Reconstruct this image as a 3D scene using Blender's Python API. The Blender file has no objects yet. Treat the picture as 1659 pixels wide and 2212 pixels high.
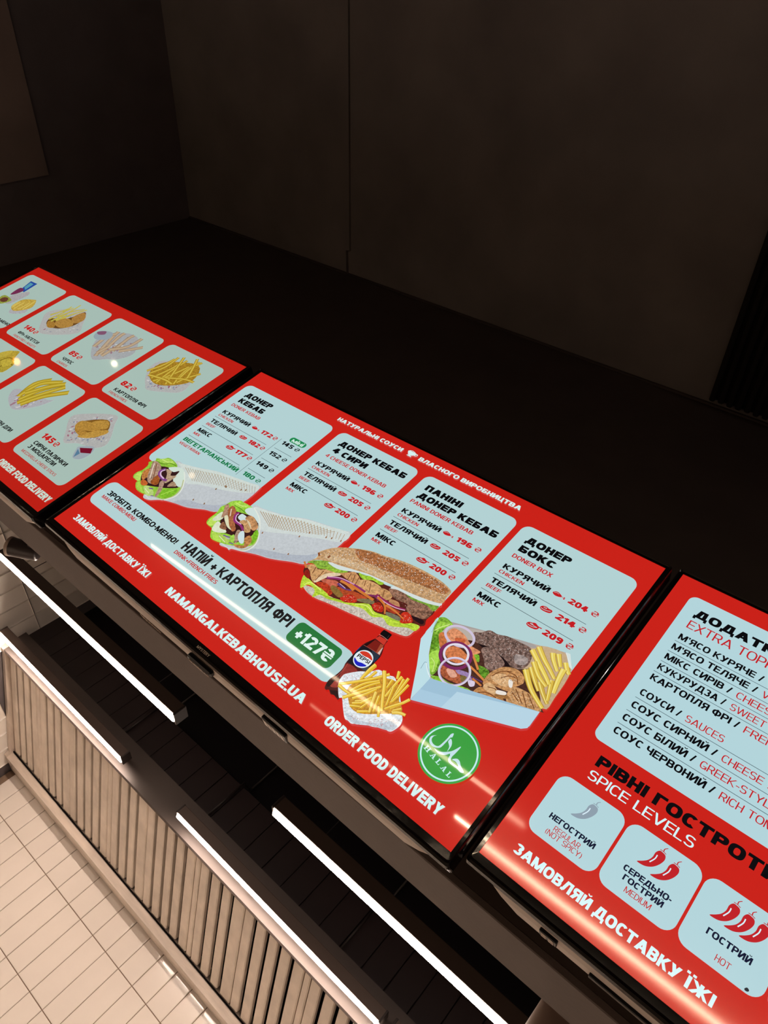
import bpy, bmesh, math, random
from mathutils import Vector, Matrix

# ------------------------------------------------------------------ camera
SC = bpy.context.scene
COL = SC.collection
cam_d = bpy.data.cameras.new('camera')
cam_d.sensor_fit = 'VERTICAL'; cam_d.sensor_height = 36.0; cam_d.lens = 36.0 * 1570.88 / 2212.0
cam_d.clip_start = 0.05
cam = bpy.data.objects.new('camera', cam_d); COL.objects.link(cam)
RW = Matrix(((0.753344467, -0.027239314, 0.657061742), (-0.425774387, -0.781663941, 0.455760514), (0.501186867, -0.623104729, -0.600460008)))
cam.matrix_world = Matrix.Translation((1.142533865, -0.875061806, 1.594594658)) @ RW.transposed().to_4x4()
SC.camera = cam

# ------------------------------------------------------------------ world, exposure
world = bpy.data.worlds.new('world'); SC.world = world; world.use_nodes = True
world.node_tree.nodes['Background'].inputs[0].default_value = (1.0, 0.8, 0.66, 1)
world.node_tree.nodes['Background'].inputs[1].default_value = 0.02
SC.view_settings.view_transform = 'Standard'; SC.view_settings.look = 'None'
SC.view_settings.gamma = 1.0; SC.view_settings.exposure = 0.0
SC.view_settings.use_curve_mapping = False
SC.cycles.max_bounces = 8
SC.cycles.sample_clamp_indirect = 6.0

TUBE_L = 95.0            # radiance of the kitchen tubes
HALL_L = 17.0             # radiance of the tubes over the customers
PHI = (1.0, 0.795, 0.66)  # warm tube colour

# ------------------------------------------------------------------ helpers
def lin(h):
    v = [int(h[i:i + 2], 16) / 255 for i in (0, 2, 4)]
    return [c / 12.92 if c <= 0.04045 else ((c + 0.055) / 1.055) ** 2.4 for c in v]

def mat(name, col, rough=0.5, metal=0.0, spec=0.5, bump=0.0, bscale=60, var=0.0, vscale=8, coat=0.0, stretch=None):
    m = bpy.data.materials.new(name); m.use_nodes = True
    N = m.node_tree.nodes; L = m.node_tree.links; b = N['Principled BSDF']
    c = lin(col) if isinstance(col, str) else list(col)
    b.inputs['Base Color'].default_value = (*c, 1); b.inputs['Roughness'].default_value = rough
    b.inputs['Metallic'].default_value = metal; b.inputs['Specular IOR Level'].default_value = spec
    b.inputs['Coat Weight'].default_value = coat
    tc = N.new('ShaderNodeTexCoord'); mp = N.new('ShaderNodeMapping'); L.new(tc.outputs['Object'], mp.inputs[0])
    if stretch: mp.inputs['Scale'].default_value = stretch
    if var > 0:
        n = N.new('ShaderNodeTexNoise'); n.inputs['Scale'].default_value = vscale; n.inputs['Detail'].default_value = 6
        L.new(mp.outputs[0], n.inputs['Vector'])
        r = N.new('ShaderNodeValToRGB'); r.color_ramp.elements[0].position = 0.3; r.color_ramp.elements[1].position = 0.72
        r.color_ramp.elements[0].color = (*[x * (1 - var) for x in c], 1); r.color_ramp.elements[1].color = (*[min(1, x * (1 + var)) for x in c], 1)
        L.new(n.outputs['Fac'], r.inputs[0]); L.new(r.outputs[0], b.inputs['Base Color'])
    if bump > 0:
        n2 = N.new('ShaderNodeTexNoise'); n2.inputs['Scale'].default_value = bscale; n2.inputs['Detail'].default_value = 4
        L.new(mp.outputs[0], n2.inputs['Vector'])
        bp = N.new('ShaderNodeBump'); bp.inputs['Strength'].default_value = bump; bp.inputs['Distance'].default_value = 0.004
        L.new(n2.outputs['Fac'], bp.inputs['Height']); L.new(bp.outputs[0], b.inputs['Normal'])
    return m

def emis(name, col, strength):
    m = bpy.data.materials.new(name); m.use_nodes = True; b = m.node_tree.nodes['Principled BSDF']
    b.inputs['Base Color'].default_value = (0.8, 0.8, 0.8, 1)
    b.inputs['Emission Color'].default_value = (*col, 1); b.inputs['Emission Strength'].default_value = strength
    return m

def tag(o, label=None, cat=None, group=None, kind=None):
    if label: o['label'] = label
    if cat: o['category'] = cat
    if group: o['group'] = group
    if kind: o['kind'] = kind
    return o

def empty(name, loc=(0, 0, 0), mw=None):
    o = bpy.data.objects.new(name, None); COL.objects.link(o)
    if mw is not None: o.matrix_world = mw
    else: o.location = loc
    return o

def link(name, me, parent=None, mats=()):
    for m in mats: me.materials.append(m)
    o = bpy.data.objects.new(name, me); COL.objects.link(o)
    if parent: o.parent = parent
    return o

def finish(name, bm, m, parent=None, smooth=False):
    bmesh.ops.recalc_face_normals(bm, faces=bm.faces)
    me = bpy.data.meshes.new(name); bm.to_mesh(me); bm.free()
    if smooth:
        for p in me.polygons: p.use_smooth = True
    return link(name, me, parent, m if isinstance(m, (list, tuple)) else [m])

def box(bm, x0, x1, y0, y1, z0, z1, bev=0.0, seg=1):
    r = bmesh.ops.create_cube(bm, size=1.0)
    for v in r['verts']:
        v.co = Vector(((x0 + x1) / 2 + v.co.x * (x1 - x0), (y0 + y1) / 2 + v.co.y * (y1 - y0), (z0 + z1) / 2 + v.co.z * (z1 - z0)))
    if bev:
        es = list({e for v in r['verts'] for e in v.link_edges})
        bmesh.ops.bevel(bm, geom=es, offset=bev, segments=seg, affect='EDGES', profile=0.6)
    return r

def boxobj(name, m, x0, x1, y0, y1, z0, z1, parent=None, bev=0.0, seg=1):
    bm = bmesh.new(); box(bm, x0, x1, y0, y1, z0, z1, bev, seg)
    return finish(name, bm, m, parent)

def prism_x(bm, prof, x0, x1):
    """extrude a (y, z) profile along x"""
    a = [bm.verts.new((x0, y, z)) for y, z in prof]; b = [bm.verts.new((x1, y, z)) for y, z in prof]
    n = len(prof)
    for i in range(n): bm.faces.new((a[i], a[(i + 1) % n], b[(i + 1) % n], b[i]))
    bm.faces.new(a); bm.faces.new(b[::-1])

def cyl(bm, p0, p1, r0, r1=None, seg=24, cap=True):
    p0, p1 = Vector(p0), Vector(p1); r1 = r0 if r1 is None else r1
    d = (p1 - p0).normalized(); q = d.to_track_quat('Z', 'Y')
    A = [bm.verts.new(p0 + q @ Vector((r0 * math.cos(2 * math.pi * i / seg), r0 * math.sin(2 * math.pi * i / seg), 0))) for i in range(seg)]
    B = [bm.verts.new(p1 + q @ Vector((r1 * math.cos(2 * math.pi * i / seg), r1 * math.sin(2 * math.pi * i / seg), 0))) for i in range(seg)]
    for i in range(seg): bm.faces.new((A[i], A[(i + 1) % seg], B[(i + 1) % seg], B[i]))
    if cap: bm.faces.new(A[::-1]); bm.faces.new(B)

def lathe(bm, prof, p0, d, seg=32):
    """prof = [(along, radius)] around axis d from p0"""
    p0 = Vector(p0); d = Vector(d).normalized(); q = d.to_track_quat('Z', 'Y'); rings = []
    for h, r in prof:
        rings.append([bm.verts.new(p0 + d * h + q @ Vector((r * math.cos(2 * math.pi * i / seg), r * math.sin(2 * math.pi * i / seg), 0))) for i in range(seg)])
    for a, b in zip(rings, rings[1:]):
        for i in range(seg): bm.faces.new((a[i], a[(i + 1) % seg], b[(i + 1) % seg], b[i]))
    bm.faces.new(rings[0][::-1]); bm.faces.new(rings[-1])

# ------------------------------------------------------------------ materials
M_ceil = mat('dark_concrete', '7b7572', 0.85, bump=0.5, bscale=14, var=0.22, vscale=3)
M_wallf = mat('dark_paint', '49403c', 0.55, spec=0.3, bump=0.15, bscale=30, var=0.1)
M_side = mat('dark_side_paint', '625a5b', 0.8, bump=0.1, bscale=40, var=0.12)
M_patch = mat('lit_side_paint', '83736b', 0.8, var=0.1)  # paler copy for the lit stretch of side wall, light put into the colour
M_beam = mat('brown_soffit_paint', '655a55', 0.6, bump=0.12, bscale=140, var=0.05, vscale=20)
M_tile = mat('cream_tile', 'ece5dd', 0.14, bump=0.06, bscale=9, var=0.035, vscale=5, coat=0.3)
M_grout = mat('grout', '8d7663', 0.9)
M_dtile = mat('dark_brown_panel', '2f2627', 0.35, spec=0.4, bump=0.08, bscale=20, var=0.1)
M_black = mat('black_matt', '0e0b10', 0.6, spec=0.25)
M_steel = mat('brushed_steel', 'ddd0c4', 0.4, metal=0.35, bump=0.12, bscale=50, var=0.12, vscale=7, stretch=(1, 1, 6))
M_slat = mat('hood_slat_steel', 'e6dacd', 0.5, metal=0.12, bump=0.12, bscale=40, var=0.13, vscale=9, stretch=(1.5, 1, 1))
M_lip = mat('hood_front_steel', '4e4541', 0.5, metal=0.2, bump=0.1, bscale=18, var=0.15, vscale=4)
M_void = mat('filter_void', '0a0706', 0.9, spec=0.1)
M_house = mat('bronze_housing', '50423b', 0.5, metal=0.2, var=0.05)
M_gloss = mat('piano_black_plastic', '0b090a', 0.07, spec=0.5, bump=0.05, bscale=22, coat=0.2)
M_rim = mat('black_rim_plastic', '0c090a', 0.12, spec=0.4, bump=0.12, bscale=35)
M_rear = mat('grey_rear_plastic', 'd6c8be', 0.45, bump=0.05, bscale=80)
M_cap = mat('dark_end_cap', '2c2421', 0.6)
M_port = mat('black_port_plastic', '0c0a0b', 0.35)
M_icon = mat('pale_print', 'cbb9ac', 0.5)
M_cctv = mat('cctv_casing', '2b2221', 0.35, spec=0.5)
M_cctvw = mat('cctv_pale_ring', 'a08d80', 0.4)
M_cctvg = mat('cctv_grey_casing', '9b8577', 0.45)
M_floor = mat('beige_floor', 'b8aa9c', 0.4, var=0.1)
M_work = mat('satin_steel_worktop', 'efe9e0', 0.4, metal=0.0, bump=0.05, bscale=30)
M_cable = mat('cable', '2a2322', 0.5)
M_rib = mat('ribbed_black_panel', '17120f', 0.7, spec=0.2)
M_tube = emis('tube_light', PHI, TUBE_L)
M_hall = emis('hall_tube_light', (1.0, .74, .5), HALL_L)

def print_mat(name, gain, rough=0.11):
    """screen pixels: colour comes from the picture's own colour attribute, alpha = food texture amount; glossy front"""
    m = bpy.data.materials.new(name); m.use_nodes = True
    N = m.node_tree.nodes; L = m.node_tree.links; b = N['Principled BSDF']
    at = N.new('ShaderNodeAttribute'); at.attribute_name = 'print_color'
    tc = N.new('ShaderNodeTexCoord')
    n = N.new('ShaderNodeTexNoise'); n.inputs['Scale'].default_value = 260; n.inputs['Detail'].default_value = 5; n.inputs['Roughness'].default_value = 0.65
    L.new(tc.outputs['Object'], n.inputs['Vector'])
    r = N.new('ShaderNodeMapRange'); r.inputs['From Min'].default_value = 0.36; r.inputs['From Max'].default_value = 0.64
    r.inputs['To Min'].default_value = -0.75; r.inputs['To Max'].default_value = 0.75
    L.new(n.outputs['Fac'], r.inputs['Value'])
    mu = N.new('ShaderNodeMath'); mu.operation = 'MULTIPLY_ADD'; mu.inputs[2].default_value = 1.0
    L.new(r.outputs[0], mu.inputs[0]); L.new(at.outputs['Alpha'], mu.inputs[1])
    vm = N.new('ShaderNodeVectorMath'); vm.operation = 'SCALE'; L.new(at.outputs['Color'], vm.inputs[0]); L.new(mu.outputs[0], vm.inputs['Scale'])
    v2 = N.new('ShaderNodeVectorMath'); v2.operation = 'MULTIPLY'; v2.inputs[1].default_value = gain; L.new(vm.outputs[0], v2.inputs[0])
    b.inputs['Base Color'].default_value = (0.004, 0.004, 0.004, 1); b.inputs['Roughness'].default_value = rough
    b.inputs['Specular IOR Level'].default_value = 0.45
    b.inputs['Coat Weight'].default_value = 0.35; b.inputs['Coat Roughness'].default_value = 0.2
    L.new(v2.outputs[0], b.inputs['Emission Color']); b.inputs['Emission Strength'].default_value = 1.0
    return m

# ------------------------------------------------------------------ lettering: an own block alphabet
def bowl(x0, x1, y0, y1, tx, ty, n=10, sides='r', e=2.6):
    """ring of stroke tx/ty; sides r/l/b = which side is round"""
    def path(ax0, ax1, ay0, ay1):
        cx = (ax0 + ax1) / 2; cy = (ay0 + ay1) / 2; rx = (ax1 - ax0) / 2; ry = (ay1 - ay0) / 2; P = []
        if sides == 'b':
            for k in range(4 * n):
                t = 2 * math.pi * k / (4 * n); c, s = math.cos(t), math.sin(t)
                P.append((cx + rx * math.copysign(abs(c) ** (2 / e), c), cy + ry * math.copysign(abs(s) ** (2 / e), s)))
            return P, True
        rxx = min(rx * 2, ry * 1.15)
        P.append((ax0, ay0))
        for k in range(2 * n + 1):
            t = -math.pi / 2 + math.pi * k / (2 * n); c, s = math.cos(t), math.sin(t)
            P.append((ax1 - rxx + rxx * abs(c) ** (2 / e), cy + ry * math.copysign(abs(s) ** (2 / e), s)))
        P.append((ax0, ay1)); return P, False
    o, cl = path(x0, x1, y0, y1); i, _ = path(x0 if sides != 'b' else x0 + tx, x1 - tx, y0 + ty, y1 - ty)
    n_ = len(o); Q = []
    for k in range(n_ if cl else n_ - 1):
        k2 = (k + 1) % n_; Q.append([o[k], o[k2], i[k2], i[k]])
    return Q

def arc(cx, cy, rx, ry, tx, ty, a0, a1, n=14, e=2.5):
    def pt(rx_, ry_, a):
        c, s = math.cos(a), math.sin(a)
        return (cx + rx_ * math.copysign(abs(c) ** (2 / e), c), cy + ry_ * math.copysign(abs(s) ** (2 / e), s))
    A = [math.radians(a0 + (a1 - a0) * k / n) for k in range(n + 1)]
    return [[pt(rx, ry, A[k]), pt(rx, ry, A[k + 1]), pt(rx - tx, ry - ty, A[k + 1]), pt(rx - tx, ry - ty, A[k])] for k in range(n)]

def glyph(ch, t):
    """polygons in units of cap height; t = stroke; returns (polys, width)"""
    u = t * 0.84; Wd = 0.50 + t * 1.1
    R = lambda x0, x1, y0, y1: [[(x0, y0), (x1, y0), (x1, y1), (x0, y1)]]
    def G(xa, ya, xb, yb, k=1.12):
        h = t * k / 2; return [[(xa - h, ya), (xa + h, ya), (xb + h, yb), (xb - h, yb)]]
    w = Wd; P = []
    c = {'В': 'B', 'А': 'A', 'Е': 'E', 'К': 'K', 'М': 'M', 'Н': 'H', 'О': 'O', 'Р': 'P', 'С': 'C', 'Т': 'T', 'І': 'I', 'Х': 'X'}.get(ch, ch)
    if c == ' ': return [], 0.32
    if c == 'A':
        w = 0.66 + t * 1.15; h = t * 0.56
        P = G(h, 0, w / 2 - t * .06, 1) + G(w - h, 0, w / 2 + t * .06, 1) + R(w * .24, w * .76, 0.2, 0.2 + u * .9)
    elif c == 'B': P = R(0, t, 0, 1) + bowl(t * .8, w, 0, .5 + u * .55, t, u) + bowl(t * .8, w - .03, .5 - u * .45, 1, t, u)
    elif c == 'C': P = arc(w / 2 + .02, .5, w / 2 + .02, .51, t, u, 42, 318)
    elif c == 'D': P = R(0, t, 0, 1) + bowl(t * .8, w + .02, 0, 1, t, u); w += .02
    elif c == 'E': P = R(0, t, 0, 1) + R(t * .9, w - .05, 0, u) + R(t * .9, w - .07, .5 - u / 2 + .01, .5 + u / 2 + .01) + R(t * .9, w - .05, 1 - u, 1); w -= .05
    elif c == 'F': P = R(0, t, 0, 1) + R(t * .9, w - .07, .47 - u / 2, .47 + u / 2) + R(t * .9, w - .05, 1 - u, 1); w -= .07
    elif c == 'G': P = arc(w / 2 + .02, .5, w / 2 + .02, .51, t, u, 42, 330) + R(w / 2, w + .04, .32, .32 + u) + R(w + .04 - t * .85, w + .04, 0, .36); w += .04
    elif c == 'H': P = R(0, t, 0, 1) + R(w - t, w, 0, 1) + R(t * .9, w - t * .9, .5 - u / 2, .5 + u / 2)
    elif c == 'I': P = R(0, t, 0, 1); w = t
    elif c == 'Ї': P = R(0, t, 0, 1) + R(-t * .75, t * .15, 1.08, 1.08 + u * .9) + R(t * .85, t * 1.75, 1.08, 1.08 + u * .9); w = t
    elif c == 'і': P = R(0, t, 0, .74) + R(0, t, .84, 1.02); w = t
    elif c == 'м': P, w = glyph('M', t); P = [[(x, y * .74) for x, y in q] for q in P]
    elif c == 'н': P, w = glyph('H', t); P = [[(x, y * .74) for x, y in q] for q in P]
    elif c == 'K': w = Wd + .06; P = R(0, t, 0, 1) + G(t * .9, .42, w - t * .6, 1) + G(t * 1.2, .56, w - t * .5, 0)
    elif c == 'L': P = R(0, t, 0, 1) + R(t * .9, w - .08, 0, u); w -= .08
    elif c == 'M':
        w = .66 + t * 1.6; P = R(0, t * .95, 0, 1) + R(w - t * .95, w, 0, 1) + G(t * .6, 1, w / 2, 0.02, 1.05) + G(w - t * .6, 1, w / 2, 0.02, 1.05)
    elif c == 'N': w = Wd + .03; P = R(0, t * .95, 0, 1) + R(w - t * .95, w, 0, 1) + G(t * .6, 1, w - t * .6, 0)
    elif c == 'O': w = Wd + .1; P = bowl(0, w, -.01, 1.01, t, u, sides='b')
    elif c == 'P': P = R(0, t, 0, 1) + bowl(t * .8, w, .36, 1, t, u)
    elif c == 'R': P = R(0, t, 0, 1) + bowl(t * .8, w, .4, 1, t, u) + G(w * .55, .5, w - t * .45, 0); w += .03
    elif c == 'S' or c == '5' and False:
        P = arc(w / 2, .73, w / 2 - .01, .28, t, u, 25, 270, e=2.3) + arc(w / 2, .27 + u * .1, w / 2, .28 + u * .1, t, u, -155, 90, e=2.3)
    elif c == 'T': w = Wd + .04; P = R(w / 2 - t / 2, w / 2 + t / 2, 0, 1) + R(0, w, 1 - u, 1)
    elif c == 'U': P = R(0, t, .35, 1) + R(w - t, w, .35, 1) + arc(w / 2, .36, w / 2, .37, t, u, 180, 360)
    elif c == 'V': w = .62 + t * 1.1; P = G(t * .55, 1, w / 2, 0) + G(w - t * .55, 1, w / 2, 0)
    elif c == 'W':
        w = .9 + t * 1.8; P = G(t * .5, 1, w * .28, 0, 1) + G(w / 2, 1, w * .28, 0, 1) + G(w / 2, 1, w * .72, 0, 1) + G(w - t * .5, 1, w * .72, 0, 1)
    elif c == 'X': w = .58 + t * 1.2; P = G(t * .6, 0, w - t * .6, 1) + G(w - t * .6, 0, t * .6, 1)
    elif c == 'Y': w = .58 + t * 1.2; P = G(t * .6, 1, w / 2, .4) + G(w - t * .6, 1, w / 2, .4) + R(w / 2 - t / 2, w / 2 + t / 2, 0, .44)
    elif c == 'У': w = .56 + t * 1.2; P = G(w - t * .6, 1, w * .36, 0) + G(t * .6, 1, w / 2 + t * .1, .33) + R(w * .1, w * .36 + t * .3, 0, u)
    elif c == 'Z': P = R(0, w, 0, u) + R(.02, w, 1 - u, 1) + G(t * .6, u * .5, w - t * .6, 1 - u * .5)
    elif c == 'Б': P = R(0, t, 0, 1) + R(t * .9, w - .06, 1 - u, 1) + bowl(t * .8, w, 0, .61, t, u)
    elif c == 'Г': P = R(0, t, 0, 1) + R(t * .9, w - .1, 1 - u, 1); w -= .1
    elif c == 'Д':
        w = .72 + t * 1.1; P = R(0, w, 0, u) + R(0, t * .7, -.2, u * .5) + R(w - t * .7, w, -.2, u * .5) + R(w - t * 1.45, w - t * .45, 0, 1) + R(w * .3, w - t * .5, 1 - u, 1) + G(t * .95, u * .5, w * .3 + t * .5, 1)
    elif c == 'Ж':
        w = .9 + t * 1.6; m_ = w / 2; P = R(m_ - t / 2, m_ + t / 2, 0, 1)
        for s_ in (-1, 1): P += G(m_ + s_ * t * .3, .5, m_ + s_ * (m_ - t * .55), 1) + G(m_ + s_ * t * .3, .5, m_ + s_ * (m_ - t * .5), 0)
    elif c in 'З3': P = arc(w / 2, .73, w / 2 - .02, .28, t, u, -90, 155, e=2.3) + arc(w / 2, .27 + u * .1, w / 2, .28 + u * .1, t, u, -155, 90, e=2.3)
    elif c in 'ИЙ':
        w = Wd + .04; P = R(0, t * .95, 0, 1) + R(w - t * .95, w, 0, 1) + G(t * .6, 0, w - t * .6, 1)
        if c == 'Й': P += arc(w / 2, 1.27, .19, .2, .1, .1, 190, 350, 8, 2)
    elif c == 'Л': w = Wd + .1; P = R(w - t, w, 0, 1) + R(w * .3, w - t * .5, 1 - u, 1) + G(w * .3 + t * .5, 1, w * .22, .1, 1) + R(0, w * .22 + t * .2, 0, u * .95)
    elif c == 'П': P = R(0, t, 0, 1) + R(w - t, w, 0, 1) + R(t * .9, w - t * .9, 1 - u, 1)
    elif c == 'Ф': w = .74 + t; P = bowl(0, w, .12, .9, t, u, sides='b') + R(w / 2 - t / 2, w / 2 + t / 2, 0, 1)
    elif c == 'Ц': P = R(0, t, 0, 1) + R(w - t, w, 0, 1) + R(t * .9, w + .06, 0, u) + R(w + .06 - t * .5, w + .06, -.2, u); w += .06
    elif c == 'Ч': P = R(w - t, w, 0, 1) + R(0, t, .66, 1) + arc(w / 2, .68, w / 2, .32, t, u, 180, 275) + R(w / 2, w - t * .5, .36, .36 + u)
    elif c == 'Ь': P = R(0, t, 0, 1) + bowl(t * .8, w, 0, .61, t, u)
    elif c == 'Ю': w = .88 + t * 1.3; P = R(0, t, 0, 1) + R(t * .9, w * .42, .5 - u / 2, .5 + u / 2) + bowl(w * .36, w, -.01, 1.01, t, u, sides='b')
    elif c == 'Я':
        P, w = glyph('R', t); P = [[(w - .0 - x, y) for x, y in q] for q in P]
    elif c == '0': P = bowl(0, w, -.01, 1.01, t, u, sides='b')
    elif c == '1': w = .2 + t; P = R(w - t, w, 0, 1) + R(0, w - t * .5, .66, .66 + u * .85) + G(w - t * 1.1, .68, w - t * .6, 1, .8)
    elif c == '2': P = arc(w / 2, .7, w / 2, .31, t, u, -20, 160, e=2.3) + G(t * .65, u * .6, w - t * .7, .62) + R(0, w, 0, u)
    elif c == '4': w = Wd + .03; P = R(w - t * 1.5, w - t * .5, 0, 1) + R(0, w, .2, .2 + u) + G(t * .55, .2 + u * .6, w - t * 1.15, 1)
    elif c == '5': P = arc(w / 2, .32, w / 2, .33, t, u, -155, 130, e=2.3) + R(.04, w - .04, 1 - u, 1) + R(.04, .04 + t * .8, .48, 1)
    elif c == '6': P = bowl(0, w, -.01, .62, t, u, sides='b') + arc(w / 2, .6, w / 2, .41, t, u, 40, 180) + R(0, t, .3, .62)
    elif c == '7': P = R(0, w, 1 - u, 1) + G(w * .34, 0, w - t * .6, 1 - u * .4)
    elif c == '8': P = bowl(0, w, -.01, .5 + u * .55, t, u, sides='b') + bowl(.02, w - .02, .5 - u * .45, 1.01, t, u, sides='b')
    elif c == '9': P = bowl(0, w, .38, 1.01, t, u, sides='b') + arc(w / 2, .4, w / 2, .41, t, u, 220, 360) + R(w - t, w, .38, .7)
    elif c == '₴':
        w = .62 + t * .6; t *= 1.15; P = arc(w / 2, .72, w / 2, .3, t, u * .9, -30, 150, e=2.2) + arc(w / 2, .28, w / 2, .3, t, u * .9, 150, 330, e=2.2)
        P += R(-.06, w + .06, .53, .53 + .11) + R(-.06, w + .06, .36, .36 + .11)
    elif c == '+': w = .62; P = R(w / 2 - t / 2, w / 2 + t / 2, .12, .74) + R(0, w, .43 - u / 2, .43 + u / 2)
    elif c == '-': w = .34; P = R(0, w, .36, .36 + u)
    elif c == '/': w = .34 + t * .5; P = G(t * .4, 0, w - t * .4, 1, .85)
    elif c == '!': w = t; P = R(0, t, .32, 1) + R(0, t, 0, u)
    elif c == '.': w = t; P = R(0, t, 0, u)
    elif c == ',': w = t; P = R(0, t, 0, u) + R(t * .4, t * .9, -.16, .04)
    elif c == '’': w = t; P = R(0, t, .8, 1) + R(t * .4, t * .9, .66, .84)
    elif c == '(': w = .26; P = arc(.42, .45, .42, .66, t, .03, 130, 230, e=2)
    elif c == ')': w = .26; P = arc(-.16, .45, .42, .66, t, .03, -50, 50, e=2)
    return P, w

def text_polys(s, x0, base, x1, cap, t, fitn=None, rot=0.0, gap=None):
    """letters of s from x0 to x1 (or the first fitn letters), y down, baseline base"""
    gap = 0.07 if gap is None else gap
    seq = []; x = 0; xe = None
    for k, ch in enumerate(s):
        P, w = glyph(ch, t); seq.append((P, x)); x += w
        if fitn and k + 1 == fitn: xe = x
        x += gap
    total = (xe if xe else x - gap); sx = (x1 - x0) / total
    out = []; cr, sr = math.cos(rot), math.sin(rot)
    for P, gx in seq:
        for q in P:
            out.append([(x0 + (gx + a) * sx * cr + b * cap * sr, base + (gx + a) * sx * sr - b * cap * cr) for a, b in q])
    return out

# ------------------------------------------------------------------ flat pictures on a screen
PX = 0.941 / 1920.0; HH = 0.5293
def rr(x0, y0, x1, y1, r, n=7):
    P = []
    for cx, cy, a in ((x1 - r, y0 + r, -90), (x1 - r, y1 - r, 0), (x0 + r, y1 - r, 90), (x0 + r, y0 + r, 180)):
        for k in range(n + 1):
            t = math.radians(a + 90 * k / n); P.append((cx + r * math.cos(t), cy + r * math.sin(t)))
    return P

def smooth(pts, closed=True, n=4):
    if len(pts) < 3: return pts
    L = len(pts); out = []
    for i in range(L if closed else L - 1):
        p1, p2 = pts[i], pts[(i + 1) % L]
        p0 = pts[(i - 1) % L] if closed or i > 0 else p1; p3 = pts[(i + 2) % L] if closed or i + 2 < L else p2
        for k in range(n):
            t = k / n; t2 = t * t; t3 = t2 * t
            out.append(tuple(0.5 * (2 * b + (c - a) * t + (2 * a - 5 * b + 4 * c - d) * t2 + (3 * b - a - 3 * c + d) * t3) for a, b, c, d in zip(p0, p1, p2, p3)))
    if not closed: out.append(pts[-1])
    return out

class Pic:
    def __init__(s, z0=0.0): s.v = []; s.f = []; s.c = []; s.z = z0
    def poly(s, pts, col, tex=0.0, adv=True):
        # drop repeats, order counter-clockwise
        Q = []
        for p in pts:
            if not Q or abs(p[0] - Q[-1][0]) + abs(p[1] - Q[-1][1]) > 0.02: Q.append(p)
        if len(Q) > 2 and abs(Q[0][0] - Q[-1][0]) + abs(Q[0][1] - Q[-1][1]) < 0.02: Q.pop()
        if len(Q) < 3: return
        ar = sum(Q[i][0] * Q[(i + 1) % len(Q)][1] - Q[(i + 1) % len(Q)][0] * Q[i][1] for i in range(len(Q)))
        if ar > 0: Q = Q[::-1]
        n = len(s.v); s.v += [(x * PX, HH - y * PX, s.z) for x, y in Q]
        s.f.append(tuple(range(n, n + len(Q)))); s.c.append((*(lin(col) if isinstance(col, str) else col), tex))
        if adv: s.z += 4e-6
    def polys(s, L, col):
        for q in L: s.poly(q, col, 0, False)
        s.z += 4e-6
    def stroke(s, pts, w0, w1, col):
        pts = smooth(pts, False, 5) if len(pts) > 2 else pts
        n = len(pts); A = []; B = []
        for i, p in enumerate(pts):
            a = pts[max(0, i - 1)]; b = pts[min(n - 1, i + 1)]; dx, dy = b[0] - a[0], b[1] - a[1]; l = math.hypot(dx, dy) or 1
            w = (w0 + (w1 - w0) * i / (n - 1)) / 2
            A.append((p[0] - dy / l * w, p[1] + dx / l * w)); B.append((p[0] + dy / l * w, p[1] - dx / l * w))
        for i in range(n - 1): s.poly([A[i], A[i + 1], B[i + 1], B[i]], col, 0, False)
        s.z += 4e-6
    def specks(s, cols, n, size, ang, asp, reg, rnd):
        xs = [p[0] for p in reg]; ys = [p[1] for p in reg]
        def inside(x, y):
            c = False; j = len(reg) - 1
            for i in range(len(reg)):
                if (reg[i][1] > y) != (reg[j][1] > y) and x < (reg[j][0] - reg[i][0]) * (y - reg[i][1]) / (reg[j][1] - reg[i][1]) + reg[i][0]: c = not c
                j = i
            return c
        k = 0; tries = 0
        while k < n and tries < n * 20:
            tries += 1; x = rnd.uniform(min(xs), max(xs)); y = rnd.uniform(min(ys), max(ys))
            if not inside(x, y): continue
            a = rnd.uniform(0, math.pi); r = size * rnd.uniform(.35, .8); q = []
            for m in range(5):
                t = 2 * math.pi * m / 5; rx, ry = r * math.cos(t) * rnd.uniform(.7, 1.2), r / asp * math.sin(t)
                q.append((x + rx * math.cos(a) - ry * math.sin(a), y + rx * math.sin(a) + ry * math.cos(a)))
            s.poly(q, rnd.choice(cols), 0, False); k += 1
            s.z += 2e-8
        s.z += 4e-6
    def run(s, ops, dx=0, dy=0, seed=1, sc=1.0, recol=None):
        rnd = random.Random(seed); T = lambda P: [(x * sc + dx, y * sc + dy) for x, y in P]
        for op in ops:
            k = op[0]
            if k in 'Pp':
                P = T(op[3]); s.poly(smooth(P) if k == 'P' else P, recol or op[1], op[2])
            elif k == 'S': s.stroke(T(op[4]), op[2] * sc, op[3] * sc, (recol or op[1]) if op[1] != 'dceef4' else op[1])
            elif k == 'K': s.specks(op[1], op[2], op[3], op[4], op[5], T(op[6]), rnd)
            elif k == 'C': s.poly([(op[2] + op[4] * math.cos(2 * math.pi * i / 40), op[3] + op[4] * math.sin(2 * math.pi * i / 40)) for i in range(40)], op[1])
    def build(s, name, m, parent):
        me = bpy.data.meshes.new(name); me.from_pydata(s.v, [], s.f)
        at = me.attributes.new('print_color', 'FLOAT_COLOR', 'FACE')
        flat = [x for c in s.c for x in c]; at.data.foreach_set('color', flat)
        return link(name, me, parent, [m])

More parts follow.
